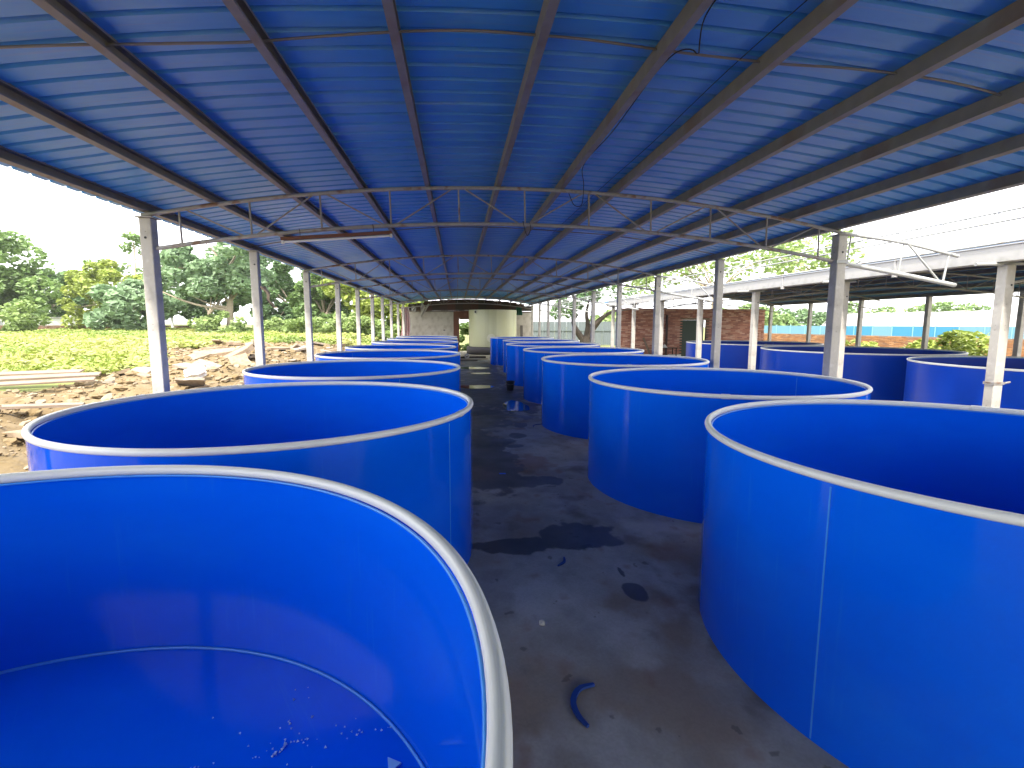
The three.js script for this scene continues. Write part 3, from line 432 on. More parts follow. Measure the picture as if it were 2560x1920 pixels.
// ---------------------------------------------------------------- neighbouring shed
const X2 = 11.2;
const top2 = (x) => EYE + 1.29 + archY(x, X2), bot2 = (x) => EYE + 0.92 + archY(x, X2) * 0.95;
{
  const s = thing('neighbouring_shed', 'neighbouring open shed with a white gutter and dark blue roof', 'shed');
  let z = 4; while (z > -23.4) { part('roof_sheet', roofSheet(7.03, 15.5, X2, EYE + 1.29 + 0.13, z, 4, 0.19), M.roofOld, s); z -= 0.76; }
  const pg = purlinGeo(27.4); for (let i = 0; i < 11; i++) { const x = 7.08 + i * 0.818; const m = part('purlin', pg, M.purlin, s); m.position.set(x - 0.026, top2(x) + 0.023, -23.5); m.rotation.z = -Math.atan((x - X2) / RA); }
  const pgeo = rbx(0.13, 2.62, 0.13, 0.012, 0, 1.31, 0), pgeo2 = rbx(0.13, 2.78, 0.13, 0.012, 0, 1.39, 0), holeG = new THREE.CylinderGeometry(0.013, 0.013, 0.006, 10); holeG.rotateX(Math.PI / 2);
  for (let k = 0; k < 7; k++) { const z = -5.86 - 2.76 * k; const p = part('post', pgeo, M.post, s); p.position.set(7.1 + rr(-0.02, 0.02), 0, z); p.rotation.set(rr(-0.005, 0.005), rr(-0.04, 0.04), rr(-0.006, 0.006));
    for (const dy of [2.36]) { const h = part('bolt_hole', holeG, M.dark, p); h.position.set(0.02, dy, 0.066); }
    if (k === 0) { const rings = []; for (let q = 0; q < 3; q++) for (const sd of [-1, 1]) { const y = 1.07 + q * 0.013; rings.push(bx(0.15, 0.008, 0.008, 0, y + 0.003 * sd, sd * 0.0695), bx(0.008, 0.008, 0.146, sd * 0.0695, y, 0)); } rings.push(pipe(V(0.07, 1.09, 0.08), V(0.16, 1.1, 0.06), 0.014, 6)); part('wire_tie', merge(rings), M.steel, p); } }
  for (let k = 0; k < 6; k++) { const p = part('post', pgeo2, M.post, s); p.position.set(15.3, 0, -9.4 - 2.76 * k); }
  part('gutter', merge([bx(0.012, 0.2, 26, 6.9, EYE + 0.905, -9.5), bx(0.15, 0.012, 26, 6.98, EYE + 0.81, -9.5), bx(0.012, 0.2, 26, 7.06, EYE + 0.905, -9.5), bx(0.03, 0.014, 26, 6.89, EYE + 1.01, -9.5)]), M.gutter, s);
  for (let k = 0; k < 8; k++) part('gutter_bracket', merge([bx(0.01, 0.24, 0.035, 6.888, EYE + 0.915, -4.6 - 2.76 * k), bx(0.05, 0.05, 0.06, 6.9, EYE + 0.775, -4.6 - 2.76 * k)]), M.gutter, s);
  part('eave_beam', bx(0.06, 0.12, 27, 7.12, EYE + 0.87, -10), M.steel, s);
  part('eave_beam', bx(0.06, 0.12, 27, 15.3, EYE + 0.98, -10), M.steel, s);
  const arc = (f, a, b) => { const r = []; for (let i = 0; i <= 20; i++) { const x = a + (b - a) * i / 20; r.push(V(x, f(x), 0)); } return r; };
  const gt = uvm(tube(arc(top2, 7.05, 15.35), 0.022, 50, 7)), gb = uvm(tube(arc(bot2, 7.15, 15.25), 0.02, 50, 7)), st = [], dg = [];
  for (let i = 0; i < 11; i++) { const x = 7.5 + i * 0.74; st.push(pipe(V(x, top2(x), 0), V(x, bot2(x), 0), 0.01, 5)); if (i < 10) { const b = x + 0.74; dg.push(i % 2 ? pipe(V(x, bot2(x), 0.01), V(b, top2(b), 0.01), 0.009, 5) : pipe(V(x, top2(x), 0.01), V(b, bot2(b), 0.01), 0.009, 5)); } }
  for (let k = 0; k < 4; k++) { const t = new THREE.Group(); t.name = 'truss'; t.position.z = -5.86 - 5.52 * k; s.add(t); part('top_chord', gt, M.steel, t); part('bottom_chord', gb, M.steel, t); for (const g of st) part('strut', g, M.steel, t); for (const g of dg) part('diagonal', g, M.steel, t); part('chord_stub', pipe(V(6.62, EYE + 0.775, 0), V(7.3, EYE + 0.795, 0), 0.024, 8), M.silver, t); }
  for (let k = 0; k < 3; k++) { const z = -8.62 - 5.52 * k; part('chord_stub', pipe(V(6.66, EYE + 0.775, z), V(7.3, EYE + 0.795, z), 0.024, 8), M.silver, s); }
}
// brick end wall of the neighbouring shed
{
  const w = thing('brick_wall', 'rough red brick end wall with a door behind the neighbouring shed', 'wall', [0, 0, -23.6]);
  const xa = 7.85, xb = 15.25, yt = 2.6, dx0 = 10.9, dx1 = 12.25, dy = 2.05;
  part('core', merge([bx(dx0 - xa - 0.01, yt, 0.2, (xa + dx0) / 2, yt / 2, -0.11), bx(xb - dx1 - 0.01, yt, 0.2, (xb + dx1) / 2, yt / 2, -0.11), bx(dx1 - dx0, yt - dy - 0.1, 0.2, (dx0 + dx1) / 2, (yt + dy + 0.1) / 2, -0.11)]), M.mortar, w);
  const var_ = [0, 1, 2].map((i) => { const g = new THREE.BoxGeometry(1, 0.055, 0.05, 2, 1, 1), p = g.attributes.position; for (let k = 0; k < p.count; k++) if (p.getZ(k) > 0) p.setZ(k, p.getZ(k) + 0.014 * (vn(p.getX(k) * 9 + i * 7, p.getY(k) * 60) - 0.5)); g.computeVertexNormals(); return g; });
  let n = 0; const rest = [];
  brickField(xa, xb, 0.002, yt, (x, y) => x > dx0 - 0.02 && x < dx1 + 0.02 && y < dy + 0.1, (x, y, l, row) => {
    const v = var_[Math.floor(rnd() * 3)], mi = Math.floor(rnd() * 4), zo = rr(-0.012, 0.014);
    if (y > 1.02 && n < 300) { const m = part('brick', v, brickMats[mi], w); m.scale.x = l; m.position.set(x, y, zo); m.rotation.z = rr(-0.012, 0.012); n++; }
    else { const g = v.clone(); g.scale(l, 1, 1); g.rotateZ(rr(-0.012, 0.012)); g.translate(x, y, zo); const c = brickMats[mi].color; rest.push(colored(g, [c.r, c.g, c.b])); }
  });
  const b = part('brickwork', merge(rest), M.brickOrange, w); b.userData.kind = 'stuff';
  part('lintel', bx(1.75, 0.1, 0.24, (dx0 + dx1) / 2, dy + 0.052, -0.09), M.slab, w);
  const d = part('door', merge([bx(1.0, dy - 0.02, 0.04, dx0 + 0.53, dy / 2, -0.13), bx(0.08, dy - 0.3, 0.02, dx0 + 0.15, dy / 2, -0.1), bx(0.8, 0.08, 0.02, dx0 + 0.53, dy * 0.55, -0.1)]), std({ color: col(0.06, 0.085, 0.065), roughness: 0.7 }), w);
  part('door_handle', bx(0.03, 0.14, 0.04, dx0 + 0.95, 1.0, -0.09), M.steel, d);
  part('dark_recess', bx(1.34, dy, 0.02, (dx0 + dx1) / 2, dy / 2, -0.35), M.dark, w);
  part('drain_pipe', pipe(V(10.15, 0.0, 0.09), V(10.15, 2.3, 0.09), 0.055, 10), std({ color: col(0.07, 0.045, 0.04), roughness: 0.8 }), w);
  const pb = single('leaning_plank', bx(0.09, 1.3, 0.025, 0, 0.65, 0), M.wood, 'narrow plank leaning on the brick wall left of the door', 'plank', [9.4, 0, -23.2]); pb.rotation.set(-0.2, 0, 0.35);
  single('carton', rbx(0.5, 0.4, 0.4, 0.01, 0, 0.201, 0), M.white, 'white carton on the ground left of the dark door', 'box', [10.4, 0.0, -23.1]);
  { const t = thing('small_table', 'low dark table in front of the brick wall', 'table', [9.95, 0, -23.0]); part('table_top', bx(0.9, 0.03, 0.5, 0, 0.72, 0), M.barkDark, t); for (const a of [-0.4, 0.4]) for (const b of [-0.2, 0.2]) part('leg', bx(0.04, 0.704, 0.04, a, 0.352, b), M.barkDark, t);
    const g = new THREE.CylinderGeometry(0.02, 0.16, 0.16, 4); g.translate(0, 0.08, 0); single('paper_packet', g, M.white, 'pointed white packet on the low dark table', 'packet', [9.85, 0.737, -23.0]); }
}

// ---------------------------------------------------------------- foliage
function foliage(clumps, n, size, pal, flatness = 0.5) {
  const P = new Float32Array(n * 12), C = new Float32Array(n * 12), I = new Uint32Array(n * 6);
  const q = new THREE.Quaternion(), e = new THREE.Euler(), v = V();
  let tot = 0; for (const c of clumps) { c.w = c.r * c.r * (c.d ?? 1); tot += c.w; c.t = rnd(); }
  let k = 0;
  for (const c of clumps) { const m = Math.floor(n * c.w / tot); for (let i = 0; i < m && k < n; i++, k++) {
    let x, y, z; do { x = rr(-1, 1); y = rr(-1, 1); z = rr(-1, 1); } while (x * x + y * y + z * z > 1); const ln = Math.hypot(x, y, z) || 1, sh = Math.pow(ln, 0.35) / ln * 1; x *= sh; y *= sh; z *= sh;
    const s = size * rr(0.6, 1.35); e.set(rr(-1, 1) * 1.0 + (rnd() < 0.5 ? 0.5 : -0.5) * flatness, rnd() * 6.283, rr(-0.9, 0.9)); q.setFromEuler(e);
    const px = c.x + x * c.r, py = c.y + y * c.r * (c.sy ?? 0.75), pz = c.z + z * c.r;
    const pts = [[0, 0, -0.55], [0.34, 0.1, 0], [0, -0.04, 0.6], [-0.34, 0.1, 0]];
    const t = clamp(c.t * 0.6 + rnd() * 0.55 - 0.08), a = mixA(pal[0], pal[1], t), j = rr(0.8, 1.2);
    for (let w = 0; w < 4; w++) { v.set(...pts[w]).multiplyScalar(s).applyQuaternion(q); P.set([px + v.x, py + v.y, pz + v.z], k * 12 + w * 3); C.set([a[0] * j, a[1] * j, a[2] * j], k * 12 + w * 3); }
    I.set([k * 4, k * 4 + 1, k * 4 + 2, k * 4, k * 4 + 2, k * 4 + 3], k * 6);
  } }
  const g = new THREE.BufferGeometry(); g.setAttribute('position', new THREE.BufferAttribute(P.slice(0, k * 12), 3)); g.setAttribute('color', new THREE.BufferAttribute(C.slice(0, k * 12), 3)); g.setIndex(new THREE.BufferAttribute(I.slice(0, k * 6), 1)); g.computeVertexNormals(); return g;
}
function clumpEll(cx, cy, cz, rx, ry, rz, n, r0, r1) { const o = []; for (let i = 0; i < n; i++) { let x, y, z; do { x = rr(-1, 1); y = rr(-1, 1); z = rr(-1, 1); } while (x * x + y * y + z * z > 1); const l = Math.hypot(x, y, z) || 1, s = Math.pow(l, 0.45) / l; o.push({ d: rr(0.5, 1.3), x: cx + x * s * rx, y: cy + y * s * ry, z: cz + z * s * rz, r: rr(r0, r1) }); } return o; }
const GR = { mid: [[0.12, 0.22, 0.055], [0.25, 0.36, 0.10]], dark: [[0.085, 0.175, 0.06], [0.18, 0.29, 0.105]], yel: [[0.22, 0.29, 0.04], [0.36, 0.42, 0.065]], blueish: [[0.15, 0.25, 0.115], [0.29, 0.41, 0.22]], lite: [[0.20, 0.29, 0.07], [0.33, 0.43, 0.14]] };
function tree(name, label, x, z, y0, spec) {     // spec: ells [[dx,dy,dz,rx,ry,rz,n]], leaves, size, pal, trunk r, limbs
  const t = thing(name, label, spec.cat ?? 'tree', [x, y0, z], 0, spec.group);
  const cl = []; for (const e of spec.ells) cl.push(...clumpEll(e[0], e[1], e[2], e[3], e[4], e[5], e[6], spec.c0 ?? 0.4, spec.c1 ?? 0.85));
  if (spec.trunk) { const gs = [taper([[0, -0.2, 0], [spec.lean?.[0] * 0.4 || 0.05, spec.th * 0.5, 0.05], [spec.lean?.[0] || 0.1, spec.th, spec.lean?.[1] || 0]], spec.trunk, spec.trunk * 0.62)];
    part('trunk', gs[0], spec.bark ?? M.bark, t);
    const tip = [spec.lean?.[0] || 0.1, spec.th, spec.lean?.[1] || 0];
    const list = spec.limbs ?? cl.filter((_, i) => i % 7 === 0).map((c) => [[tip[0], tip[1] * 0.85, tip[2]], [(tip[0] + c.x) / 2, (tip[1] + c.y) / 2 + 0.3, (tip[2] + c.z) / 2], [c.x, c.y, c.z]]);
    for (const l of list) part('branch', taper(l, spec.limbR ?? spec.trunk * 0.42, 0.02, spec.limbR ? 8 : 5, spec.limbR ? 14 : 8), spec.bark ?? M.bark, t);
  }
  part('crown', foliage(cl, spec.leaves, spec.size, spec.pal, spec.flat), M.leaf, t);
  return t;
}
const YG = (x, z) => height(x, z);
tree('broadleaf_tree', 'tall dense tree at the far left edge of the field', -40.5, -46.5, 1.1, { ells: [[0, 4.8, 0, 5.2, 3.9, 4.6, 64], [3.2, 2.6, 1, 4.0, 2.3, 3.4, 30]], c0: 0.8, c1: 1.5, leaves: 16000, size: 0.38, pal: GR.mid, trunk: 0.3, th: 2.4, group: 'trees beyond the field' });
tree('broadleaf_tree', 'round dark tree behind the low white building', -36.6, -50.5, 1.2, { ells: [[0, 2.8, 0, 3.8, 2.7, 3.2, 44]], leaves: 10500, size: 0.34, pal: GR.dark, trunk: 0.22, th: 1.5, group: 'trees beyond the field' });
tree('broadleaf_tree', 'yellowish tree between the white block and the first left post', -26.4, -43.4, 1.1, { ells: [[0, 3.0, 0, 3.5, 2.3, 3, 40], [-2.2, 2, 0, 2, 1.6, 2, 14]], leaves: 11000, size: 0.32, pal: GR.yel, trunk: 0.2, th: 1.8, group: 'trees beyond the field' });
tree('slender_tree', 'slender sparse tree rising above the others near the first left post', -29.2, -50.0, 1.2, { ells: [[0, 7.3, 0, 0.9, 1.3, 0.9, 9], [0.9, 5.4, 0, 0.8, 0.9, 0.7, 6], [-1.1, 5.3, 0, 0.9, 0.6, 0.7, 5], [2.2, 5.2, 0, 0.9, 1.0, 0.9, 7]], c0: 0.25, c1: 0.5, leaves: 1500, size: 0.28, pal: GR.mid, trunk: 0.11, th: 7.4, group: 'trees beyond the field' });
tree('slender_tree', 'feathery thin tree standing above the white block', -32.6, -49.5, 1.2, { ells: [[0.5, 5.0, 0, 1.3, 1.2, 1, 12], [-0.9, 4.2, 0, 0.8, 1.2, 0.8, 8]], c0: 0.25, c1: 0.5, leaves: 1500, size: 0.24, pal: GR.mid, trunk: 0.09, th: 5.0, group: 'trees beyond the field' });
tree('broad_leaf_bush', 'large pale leafed bush left of the first left post', -23.2, -38.4, 1.05, { ells: [[0, 1.5, 0, 2.7, 1.6, 2, 36], [1.2, 2.4, -1, 1.6, 1.5, 1.4, 12]], c0: 0.4, c1: 0.75, leaves: 4800, size: 0.46, pal: GR.blueish, trunk: 0.1, th: 1, cat: 'bush', flat: 1 });
tree('broadleaf_tree', 'big tree with a pale forked trunk between the first two left posts', -16.45, -38.7, 1.0, { ells: [[0.2, 5.6, 0, 2.9, 2.2, 2.6, 34], [-2.6, 4.4, 0.4, 1.8, 1.3, 2, 16], [1.4, 4.0, -0.4, 1.7, 1.4, 2, 16], [-0.4, 3.6, 1.2, 1.4, 0.9, 1, 9]], leaves: 9500, size: 0.4, pal: GR.blueish, trunk: 0.3, th: 2.5, flat: 1, group: 'trees beyond the field',
  limbs: [[[0.05, 2.3, 0], [-0.5, 3.3, 0.4], [-0.9, 4.4, 0.9]], [[0.1, 2.4, 0], [0.3, 3.6, 0], [0.2, 5.6, 0.3]], [[0.1, 2.4, 0], [0.9, 3.5, -0.2], [1.5, 4.6, -0.4]], [[0, 1.75, 0], [-1.8, 2.1, 0.8], [-3.4, 2.8, 1.4], [-4.8, 3.7, 1.6]], [[0, 1.9, 0], [-1.1, 2.2, 0.6], [-2, 2.7, 0.9]], [[0.1, 4.2, 0.4], [-0.3, 5.6, 0.8], [-1.3, 6.8, 0.9]], [[0.2, 4.6, 0.4], [0.9, 5.6, 0.6], [1.3, 6.4, 1.2]], [[-0.9, 4.2, 1], [-2.4, 4.6, 1.2], [-3.8, 4.7, 1]]] });
tree('leafy_shrub', 'bright shrub around the foot of the forked tree', -16.3, -37.2, 1.0, { ells: [[0, 0.65, 0, 1.6, 0.85, 1, 26], [-1.3, 0.5, 0, 0.9, 0.6, 0.8, 10]], c0: 0.25, c1: 0.5, leaves: 2600, size: 0.26, pal: GR.lite, cat: 'shrub' });
tree('broadleaf_tree', 'dense dark tree behind the second left post', -14.6, -47.4, 1.05, { ells: [[0, 4.2, 0, 3.6, 3.0, 3, 46], [-3.4, 5.2, -0.5, 3.0, 2.5, 3, 30], [-0.6, 1.5, 0.5, 2.6, 1.2, 2, 18]], leaves: 14000, size: 0.36, pal: GR.dark, trunk: 0.26, th: 2.2, group: 'trees beyond the field' });
tree('broadleaf_tree', 'shady dark tree behind the forked one, filling the gap by the pole', -21.5, -46.5, 1.1, { ells: [[0, 3.2, 0, 3.2, 2.1, 2.6, 34], [2, 4.4, 0, 2.6, 2, 2, 20]], leaves: 9000, size: 0.34, pal: GR.dark, trunk: 0.2, th: 1.8, group: 'trees beyond the field' });
tree('broadleaf_tree', 'mid green tree between the third and fourth left posts', -10.6, -41.5, 1.0, { ells: [[0, 2.6, 0, 2.5, 1.9, 2.2, 36], [0.8, 4.4, -0.6, 2.3, 1.7, 2, 26]], leaves: 10500, size: 0.33, pal: GR.mid, trunk: 0.18, th: 1.6, flat: 0.8, group: 'trees beyond the field' });
tree('broadleaf_tree', 'yellow green tree with pale leaning stems near the end of the left posts', -6.4, -38.2, 0.85, { ells: [[0.2, 3.2, 0, 2.2, 1.7, 2, 26], [1.8, 2.2, 0.3, 1.6, 1.5, 1.6, 18], [-1.6, 4.2, -0.3, 1.7, 1.3, 1.6, 14]], leaves: 6500, size: 0.3, pal: GR.yel, trunk: 0.14, th: 1.4, lean: [-0.5, 0], flat: 0.8, group: 'trees beyond the field', limbs: [[[-0.4, 1.2, 0], [-0.9, 2.4, 0.6], [-2.0, 3.6, 0.8]], [[-0.4, 1.2, 0], [-0.3, 2.6, 0.7], [-0.1, 4.2, 0.6]], [[-0.4, 1.3, 0], [0.4, 2.6, 0.5], [0.9, 3.8, 0.4]]] });
tree('broadleaf_tree', 'light green tree beyond the last left posts', -3.9, -41.5, 0.6, { ells: [[0, 2.5, 0, 2.0, 2.2, 2, 34], [-0.4, 4.6, 0, 1.8, 1.4, 1.6, 16]], leaves: 9000, size: 0.3, pal: GR.lite, trunk: 0.14, th: 1.4, flat: 0.8, group: 'trees beyond the field' });
tree('broad_leaf_bush', 'light leafy bush before the low white building', -29.6, -36.2, 1.0, { ells: [[0, 0.9, 0, 1.9, 0.9, 1.2, 24], [1.6, 1.3, 0, 1.0, 0.8, 0.8, 8]], c0: 0.3, c1: 0.55, leaves: 2200, size: 0.3, pal: GR.lite, cat: 'bush' });
// tall weeds near the end of the field
[[-9.4, -33.6, 1.2, 'tall weeds between the fourth and fifth left posts'], [-7.2, -34.6, 1.4, 'tall weeds behind the fifth left post'], [-5.4, -35.4, 1.5, 'tall weeds behind the sixth left post'], [-4.2, -37.0, 1.6, 'tall weeds beside the striped tarp'], [-12.2, -36.4, 1.0, 'low weedy thicket behind the third left post']].forEach(([x, z, h, label]) => tree('tall_weeds', label, x, z, YG(x, z), { ells: [[0, h * 0.5, 0, 1.4, h * 0.55, 1.0, 26]], c0: 0.2, c1: 0.42, leaves: 2600, size: 0.2, pal: GR.lite, cat: 'weeds', flat: 0.8 }));
// shrub behind the doorway
tree('leafy_shrub', 'leafy shrub seen through the doorway of the end wall', 0.6, -35.6, -0.05, { ells: [[0, 0.9, 0, 1.0, 0.95, 0.7, 30]], c0: 0.2, c1: 0.4, leaves: 3000, size: 0.2, pal: GR.mid, cat: 'shrub', flat: 0.8 });
// gnarled tree beyond the right posts
tree('gnarled_tree', 'gnarled dark tree with a split trunk in front of the grey fence', 9.0, -34.9, -0.05, { ells: [[-0.8, 4.0, 0, 1.7, 0.9, 1.5, 14], [2.0, 4.6, 0, 2.4, 0.9, 1.6, 14], [-1.5, 3.0, 0.5, 0.7, 0.7, 0.7, 5]], c0: 0.3, c1: 0.6, leaves: 1700, size: 0.26, pal: GR.dark, trunk: 0.46, th: 1.0, limbR: 0.27, bark: M.barkDark,
  limbs: [[[0.0, 0.6, 0], [-0.5, 1.3, 0], [-0.9, 2.2, 0.1], [-0.7, 3.2, 0], [-1.1, 4.2, 0]], [[0.1, 0.7, 0], [0.25, 1.8, 0], [0.1, 2.6, 0], [0.5, 4.4, 0]], [[0.1, 0.5, 0], [0.5, 1.6, 0.1], [0.55, 3.0, 0.1], [0.2, 4.4, 0]], [[0.45, 1.5, 0], [1.1, 2.2, 0.1], [1.9, 2.75, 0.1], [3.2, 2.9, 0.2]], [[-0.7, 2.4, 0], [-1.5, 3.0, 0.4], [-2.0, 2.9, 0.6]]] });
tree('broadleaf_tree', 'sparse tree whose leaves show above the white gutter', 15.6, -29.5, 0, { ells: [[-3.5, 5.3, 0, 2.8, 1.3, 2, 16], [0, 6.0, 0, 3.4, 1.4, 2, 20], [3.6, 6.0, 0.5, 2.8, 1.2, 2, 14]], c0: 0.7, c1: 1.3, leaves: 2300, size: 0.3, pal: GR.lite, trunk: 0.2, th: 4.4, bark: M.bark });
tree('broadleaf_tree', 'tree with a pale bent trunk behind the neighbouring shed', 20.5, -24.9, 0, { ells: [[-2.0, 5.6, 0, 2.2, 0.9, 1.6, 10], [-4.0, 5.9, 0.5, 1.6, 0.9, 1.4, 8]], c0: 0.6, c1: 1.0, leaves: 900, size: 0.28, pal: GR.lite, trunk: 0.17, th: 3.6, lean: [-0.45, 0.1], bark: M.bark });
// greenery on the far right
[[31.5, -52.5, 3.0, 3.4, GR.mid, 'green tree beyond the brick wall corner'], [36.0, -55.0, 2.2, 3.0, GR.mid, 'lower green tree left of the white polytunnel'], [47, -64, 2.9, 4.2, GR.dark, 'leftmost tree above the polytunnel roof'], [54, -62, 3.4, 4.6, GR.mid, 'second tree above the polytunnel roof'], [60, -56, 3.4, 4.8, GR.mid, 'third tree above the polytunnel roof'], [66, -48, 3.4, 4.6, GR.mid, 'rightmost tree above the polytunnel roof']].forEach(([x, z, h, r, pal, label]) => tree('far_tree', label, x, z, 0, { ells: [[0, h * 0.7, 0, r, h * 0.55, r * 0.7, 36]], c0: 0.7, c1: 1.2, leaves: 4200, size: 0.45, pal, trunk: 0.2, th: h * 0.4, group: 'trees on the far right' }));
[[16.6, -14.9, 1.5, 'yellow green bush by the orange wall near the tied post'], [16.9, -17.3, 1.2, 'low yellow bush behind the middle wide tank'], [17.0, -20.0, 1.2, 'small yellow bush near the brick wall corner']].forEach(([x, z, h, label]) => tree('yellow_bush', label, x, z, -0.03, { ells: [[0, h * 0.5, 0, 1.0, h * 0.55, 0.8, 16]], c0: 0.25, c1: 0.5, leaves: 1500, size: 0.2, pal: GR.yel, cat: 'bush', flat: 0.6 }));

// ---------------------------------------------------------------- far walls, fences, buildings
function lowWall(name, label, ax, az, bx_, bz, y0, h, pal, mortar) {
  const L = Math.hypot(bx_ - ax, bz - az), a = Math.atan2(-(bz - az), bx_ - ax); const w = thing(name, label, 'wall', [ax, y0, az], a);
  part('core', bx(L, h, 0.2, L / 2, h / 2, -0.1), mortar, w);
  const gs = []; brickField(0, L, 0, h, (x, y) => y > h - 0.1 && vn(x * 2.2, 4) < 0.35, (x, y, l) => { const c = pal[Math.floor(rnd() * pal.length)], j = rr(0.85, 1.15); gs.push(colored(bx(l, 0.055, 0.03, x, y, 0.012 + rr(-0.006, 0.008)), c.map((q) => q * j))); });
  const b = part('brickwork', merge(gs), M.brickOrange, w); b.userData.kind = 'stuff';
  return w;
}
const ORP = [[0.32, 0.15, 0.06], [0.26, 0.115, 0.05], [0.36, 0.19, 0.09], [0.24, 0.125, 0.07]];
lowWall('low_brick_wall', 'low orange brick wall running behind the neighbouring shed', 23.0, -36.2, 27.6, -20.0, -0.05, 1.24, ORP, M.mortar);
lowWall('low_brick_wall', 'low brown brick wall along the far edge of the field', -33.5, -40.2, -22.6, -47.2, 1.0, 0.62, [[0.2, 0.115, 0.075], [0.18, 0.095, 0.06], [0.23, 0.14, 0.095]], M.mortar);
lowWall('low_brick_wall', 'short stretch of low wall beyond the second left post', -16.6, -47.1, -12.6, -48.4, 1.0, 0.5, [[0.2, 0.14, 0.09], [0.23, 0.16, 0.1]], M.mortar);
{ // blue hoarding
  const ax = 29.3, az = -47.5, L = 26, a = Math.atan2(27.6, 10.2) * -1; const h = thing('blue_hoarding', 'light blue panel fence behind the low orange wall', 'fence', [ax, 0, az], -Math.atan2(20.5, 7.6));
  for (let i = 0; i < 19; i++) { const dark = i === 6 || i === 7 || i === 9 || i === 10 || i === 11; part('panel', bx(1.36, 1.74, 0.03, i * 1.4 + 0.7, 0.87, 0), std({ color: col(...(dark ? [0.03, 0.19, 0.33] : [0.11, 0.25, 0.33])), roughness: 0.5 }), h); part('fence_post', bx(0.05, 1.8, 0.07, i * 1.4, 0.9, 0.012), std({ color: col(0.2, 0.4, 0.5), roughness: 0.5 }), h); }
}
{ // white polytunnel
  const t = thing('polytunnel', 'long white plastic covered greenhouse beyond the blue fence', 'greenhouse', [41.5, 0, -50.8], -Math.atan2(30, 3.5));
  const L = 44, n = 90, m = 14, P = [], I = []; for (let i = 0; i <= n; i++) for (let j = 0; j <= m; j++) { const a = Math.PI * j / m, x = i / n * L, e = Math.min(1, x / 3.0 + 0.5), r = (1 + 0.015 * Math.sin(i * 1.4)) * (0.9 + 0.1 * e); P.push(x, 3.0 * Math.pow(Math.sin(a), 0.8) * r * e + 0.02 * vn(i, j), 4.2 * Math.cos(a) * r); if (i && j) { const k = i * (m + 1) + j; I.push(k, k - 1, k - m - 1, k - 1, k - m - 2, k - m - 1); } }
  const g = new THREE.BufferGeometry(); g.setAttribute('position', new THREE.Float32BufferAttribute(P, 3)); g.setIndex(I); g.computeVertexNormals(); part('plastic_cover', g, std({ color: col(0.34, 0.31, 0.305), roughness: 0.5 }), t);
  for (let i = 0; i < 12; i++) { const q = []; for (let j = 0; j <= 16; j++) { const a = Math.PI * j / 16; q.push([1.5 + i * 3.6, 3.05 * Math.pow(Math.sin(a), 0.8) + 0.02, 4.28 * Math.cos(a)]); } part('hoop', tube(q, 0.025, 32, 5), M.silver, t); }
}
{ // grey corrugated fence
  const f = thing('grey_fence', 'grey green corrugated metal fence behind the gnarled tree', 'fence', [6.0, 0, -43.6], -0.16);
  const fm = std({ color: col(0.125, 0.148, 0.155), roughness: 0.5 });
  for (let i = 0; i < 9; i++) { const s = new THREE.Shape(); const x0 = 0; s.moveTo(x0, 0); for (let k = 0; k < 6; k++) { const b = k * 0.17; s.lineTo(b + 0.1, 0); s.lineTo(b + 0.115, 0.025); s.lineTo(b + 0.15, 0.025); s.lineTo(b + 0.165, 0); } s.lineTo(1.02, 0); s.lineTo(1.02, -0.004); for (let k = 5; k >= 0; k--) { const b = k * 0.17; s.lineTo(b + 0.167, -0.004); s.lineTo(b + 0.152, 0.021); s.lineTo(b + 0.113, 0.021); s.lineTo(b + 0.098, -0.004); } s.lineTo(0, -0.004); const g = new THREE.ExtrudeGeometry(s, { depth: 2.02, bevelEnabled: false }); g.rotateX(-Math.PI / 2); const m = part('panel', uvm(g), fm, f); m.position.set(i * 1.03 - 0.6, 0.02, 0); m.position.y += rr(-0.02, 0.02); }
  part('rail', bx(9.4, 0.06, 0.05, 4.0, 1.28, 0.06), std({ color: col(0.12, 0.15, 0.15), roughness: 0.6 }), f);
  for (let i = 0; i < 6; i++) part('fence_post', bx(0.06, 1.3, 0.06, i * 1.75 - 0.3, 0.65, 0.06), std({ color: col(0.14, 0.17, 0.17), roughness: 0.6 }), f);
}
single('far_hill_trees', foliage(clumpEll(18.2, 1.7, -60, 1.8, 1.3, 2, 14, 0.5, 0.9), 1500, 0.5, GR.lite), M.leaf, 'pale distant bush above the grey fence', 'bush');
{ const w = thing('white_building', 'low white building with a taller white block beyond the field', 'building', [-34.2, 0.95, -45.9], 0.62);
  part('wall', bx(5.2, 1.25, 2.2, -1.0, 0.62, 0), M.white, w); part('roof', bx(5.4, 0.08, 2.4, -1.0, 1.29, 0), M.gutter, w); const b = part('block', bx(0.95, 1.9, 1.2, 2.1, 0.95, 0.3), M.white, w); part('roof', bx(1.05, 0.06, 1.3, 2.1, 1.93, 0.3), M.gutter, b); for (const x of [-2.6, -0.6]) part('window', bx(0.5, 0.4, 0.03, x, 0.75, 1.105), std({ color: col(0.35, 0.36, 0.36), roughness: 0.2 }), w); }
{ const p = thing('utility_pole', 'white concrete pole standing by the brown wall', 'pole', [-23.5, 1.1, -44.6]); part('shaft', pipe(V(0, -0.2, 0), V(0.02, 3.5, 0), 0.1, 12, 0.075), M.white, p); part('crossarm', bx(0.8, 0.07, 0.07, 0, 3.2, 0.09), M.steel, p); part('footing', bx(0.5, 0.4, 0.4, 0, 0.1, 0), M.white, p); }
{ const f = thing('blue_fence', 'low bluish sheet fence behind the dark trees', 'fence', [-17.5, 1.0, -50.5], 0.02); for (let i = 0; i < 7; i++) part('panel', bx(1.36, 0.75, 0.03, i * 1.4, 0.375, 0), std({ color: col(0.12, 0.2, 0.26), roughness: 0.5 }), f); }

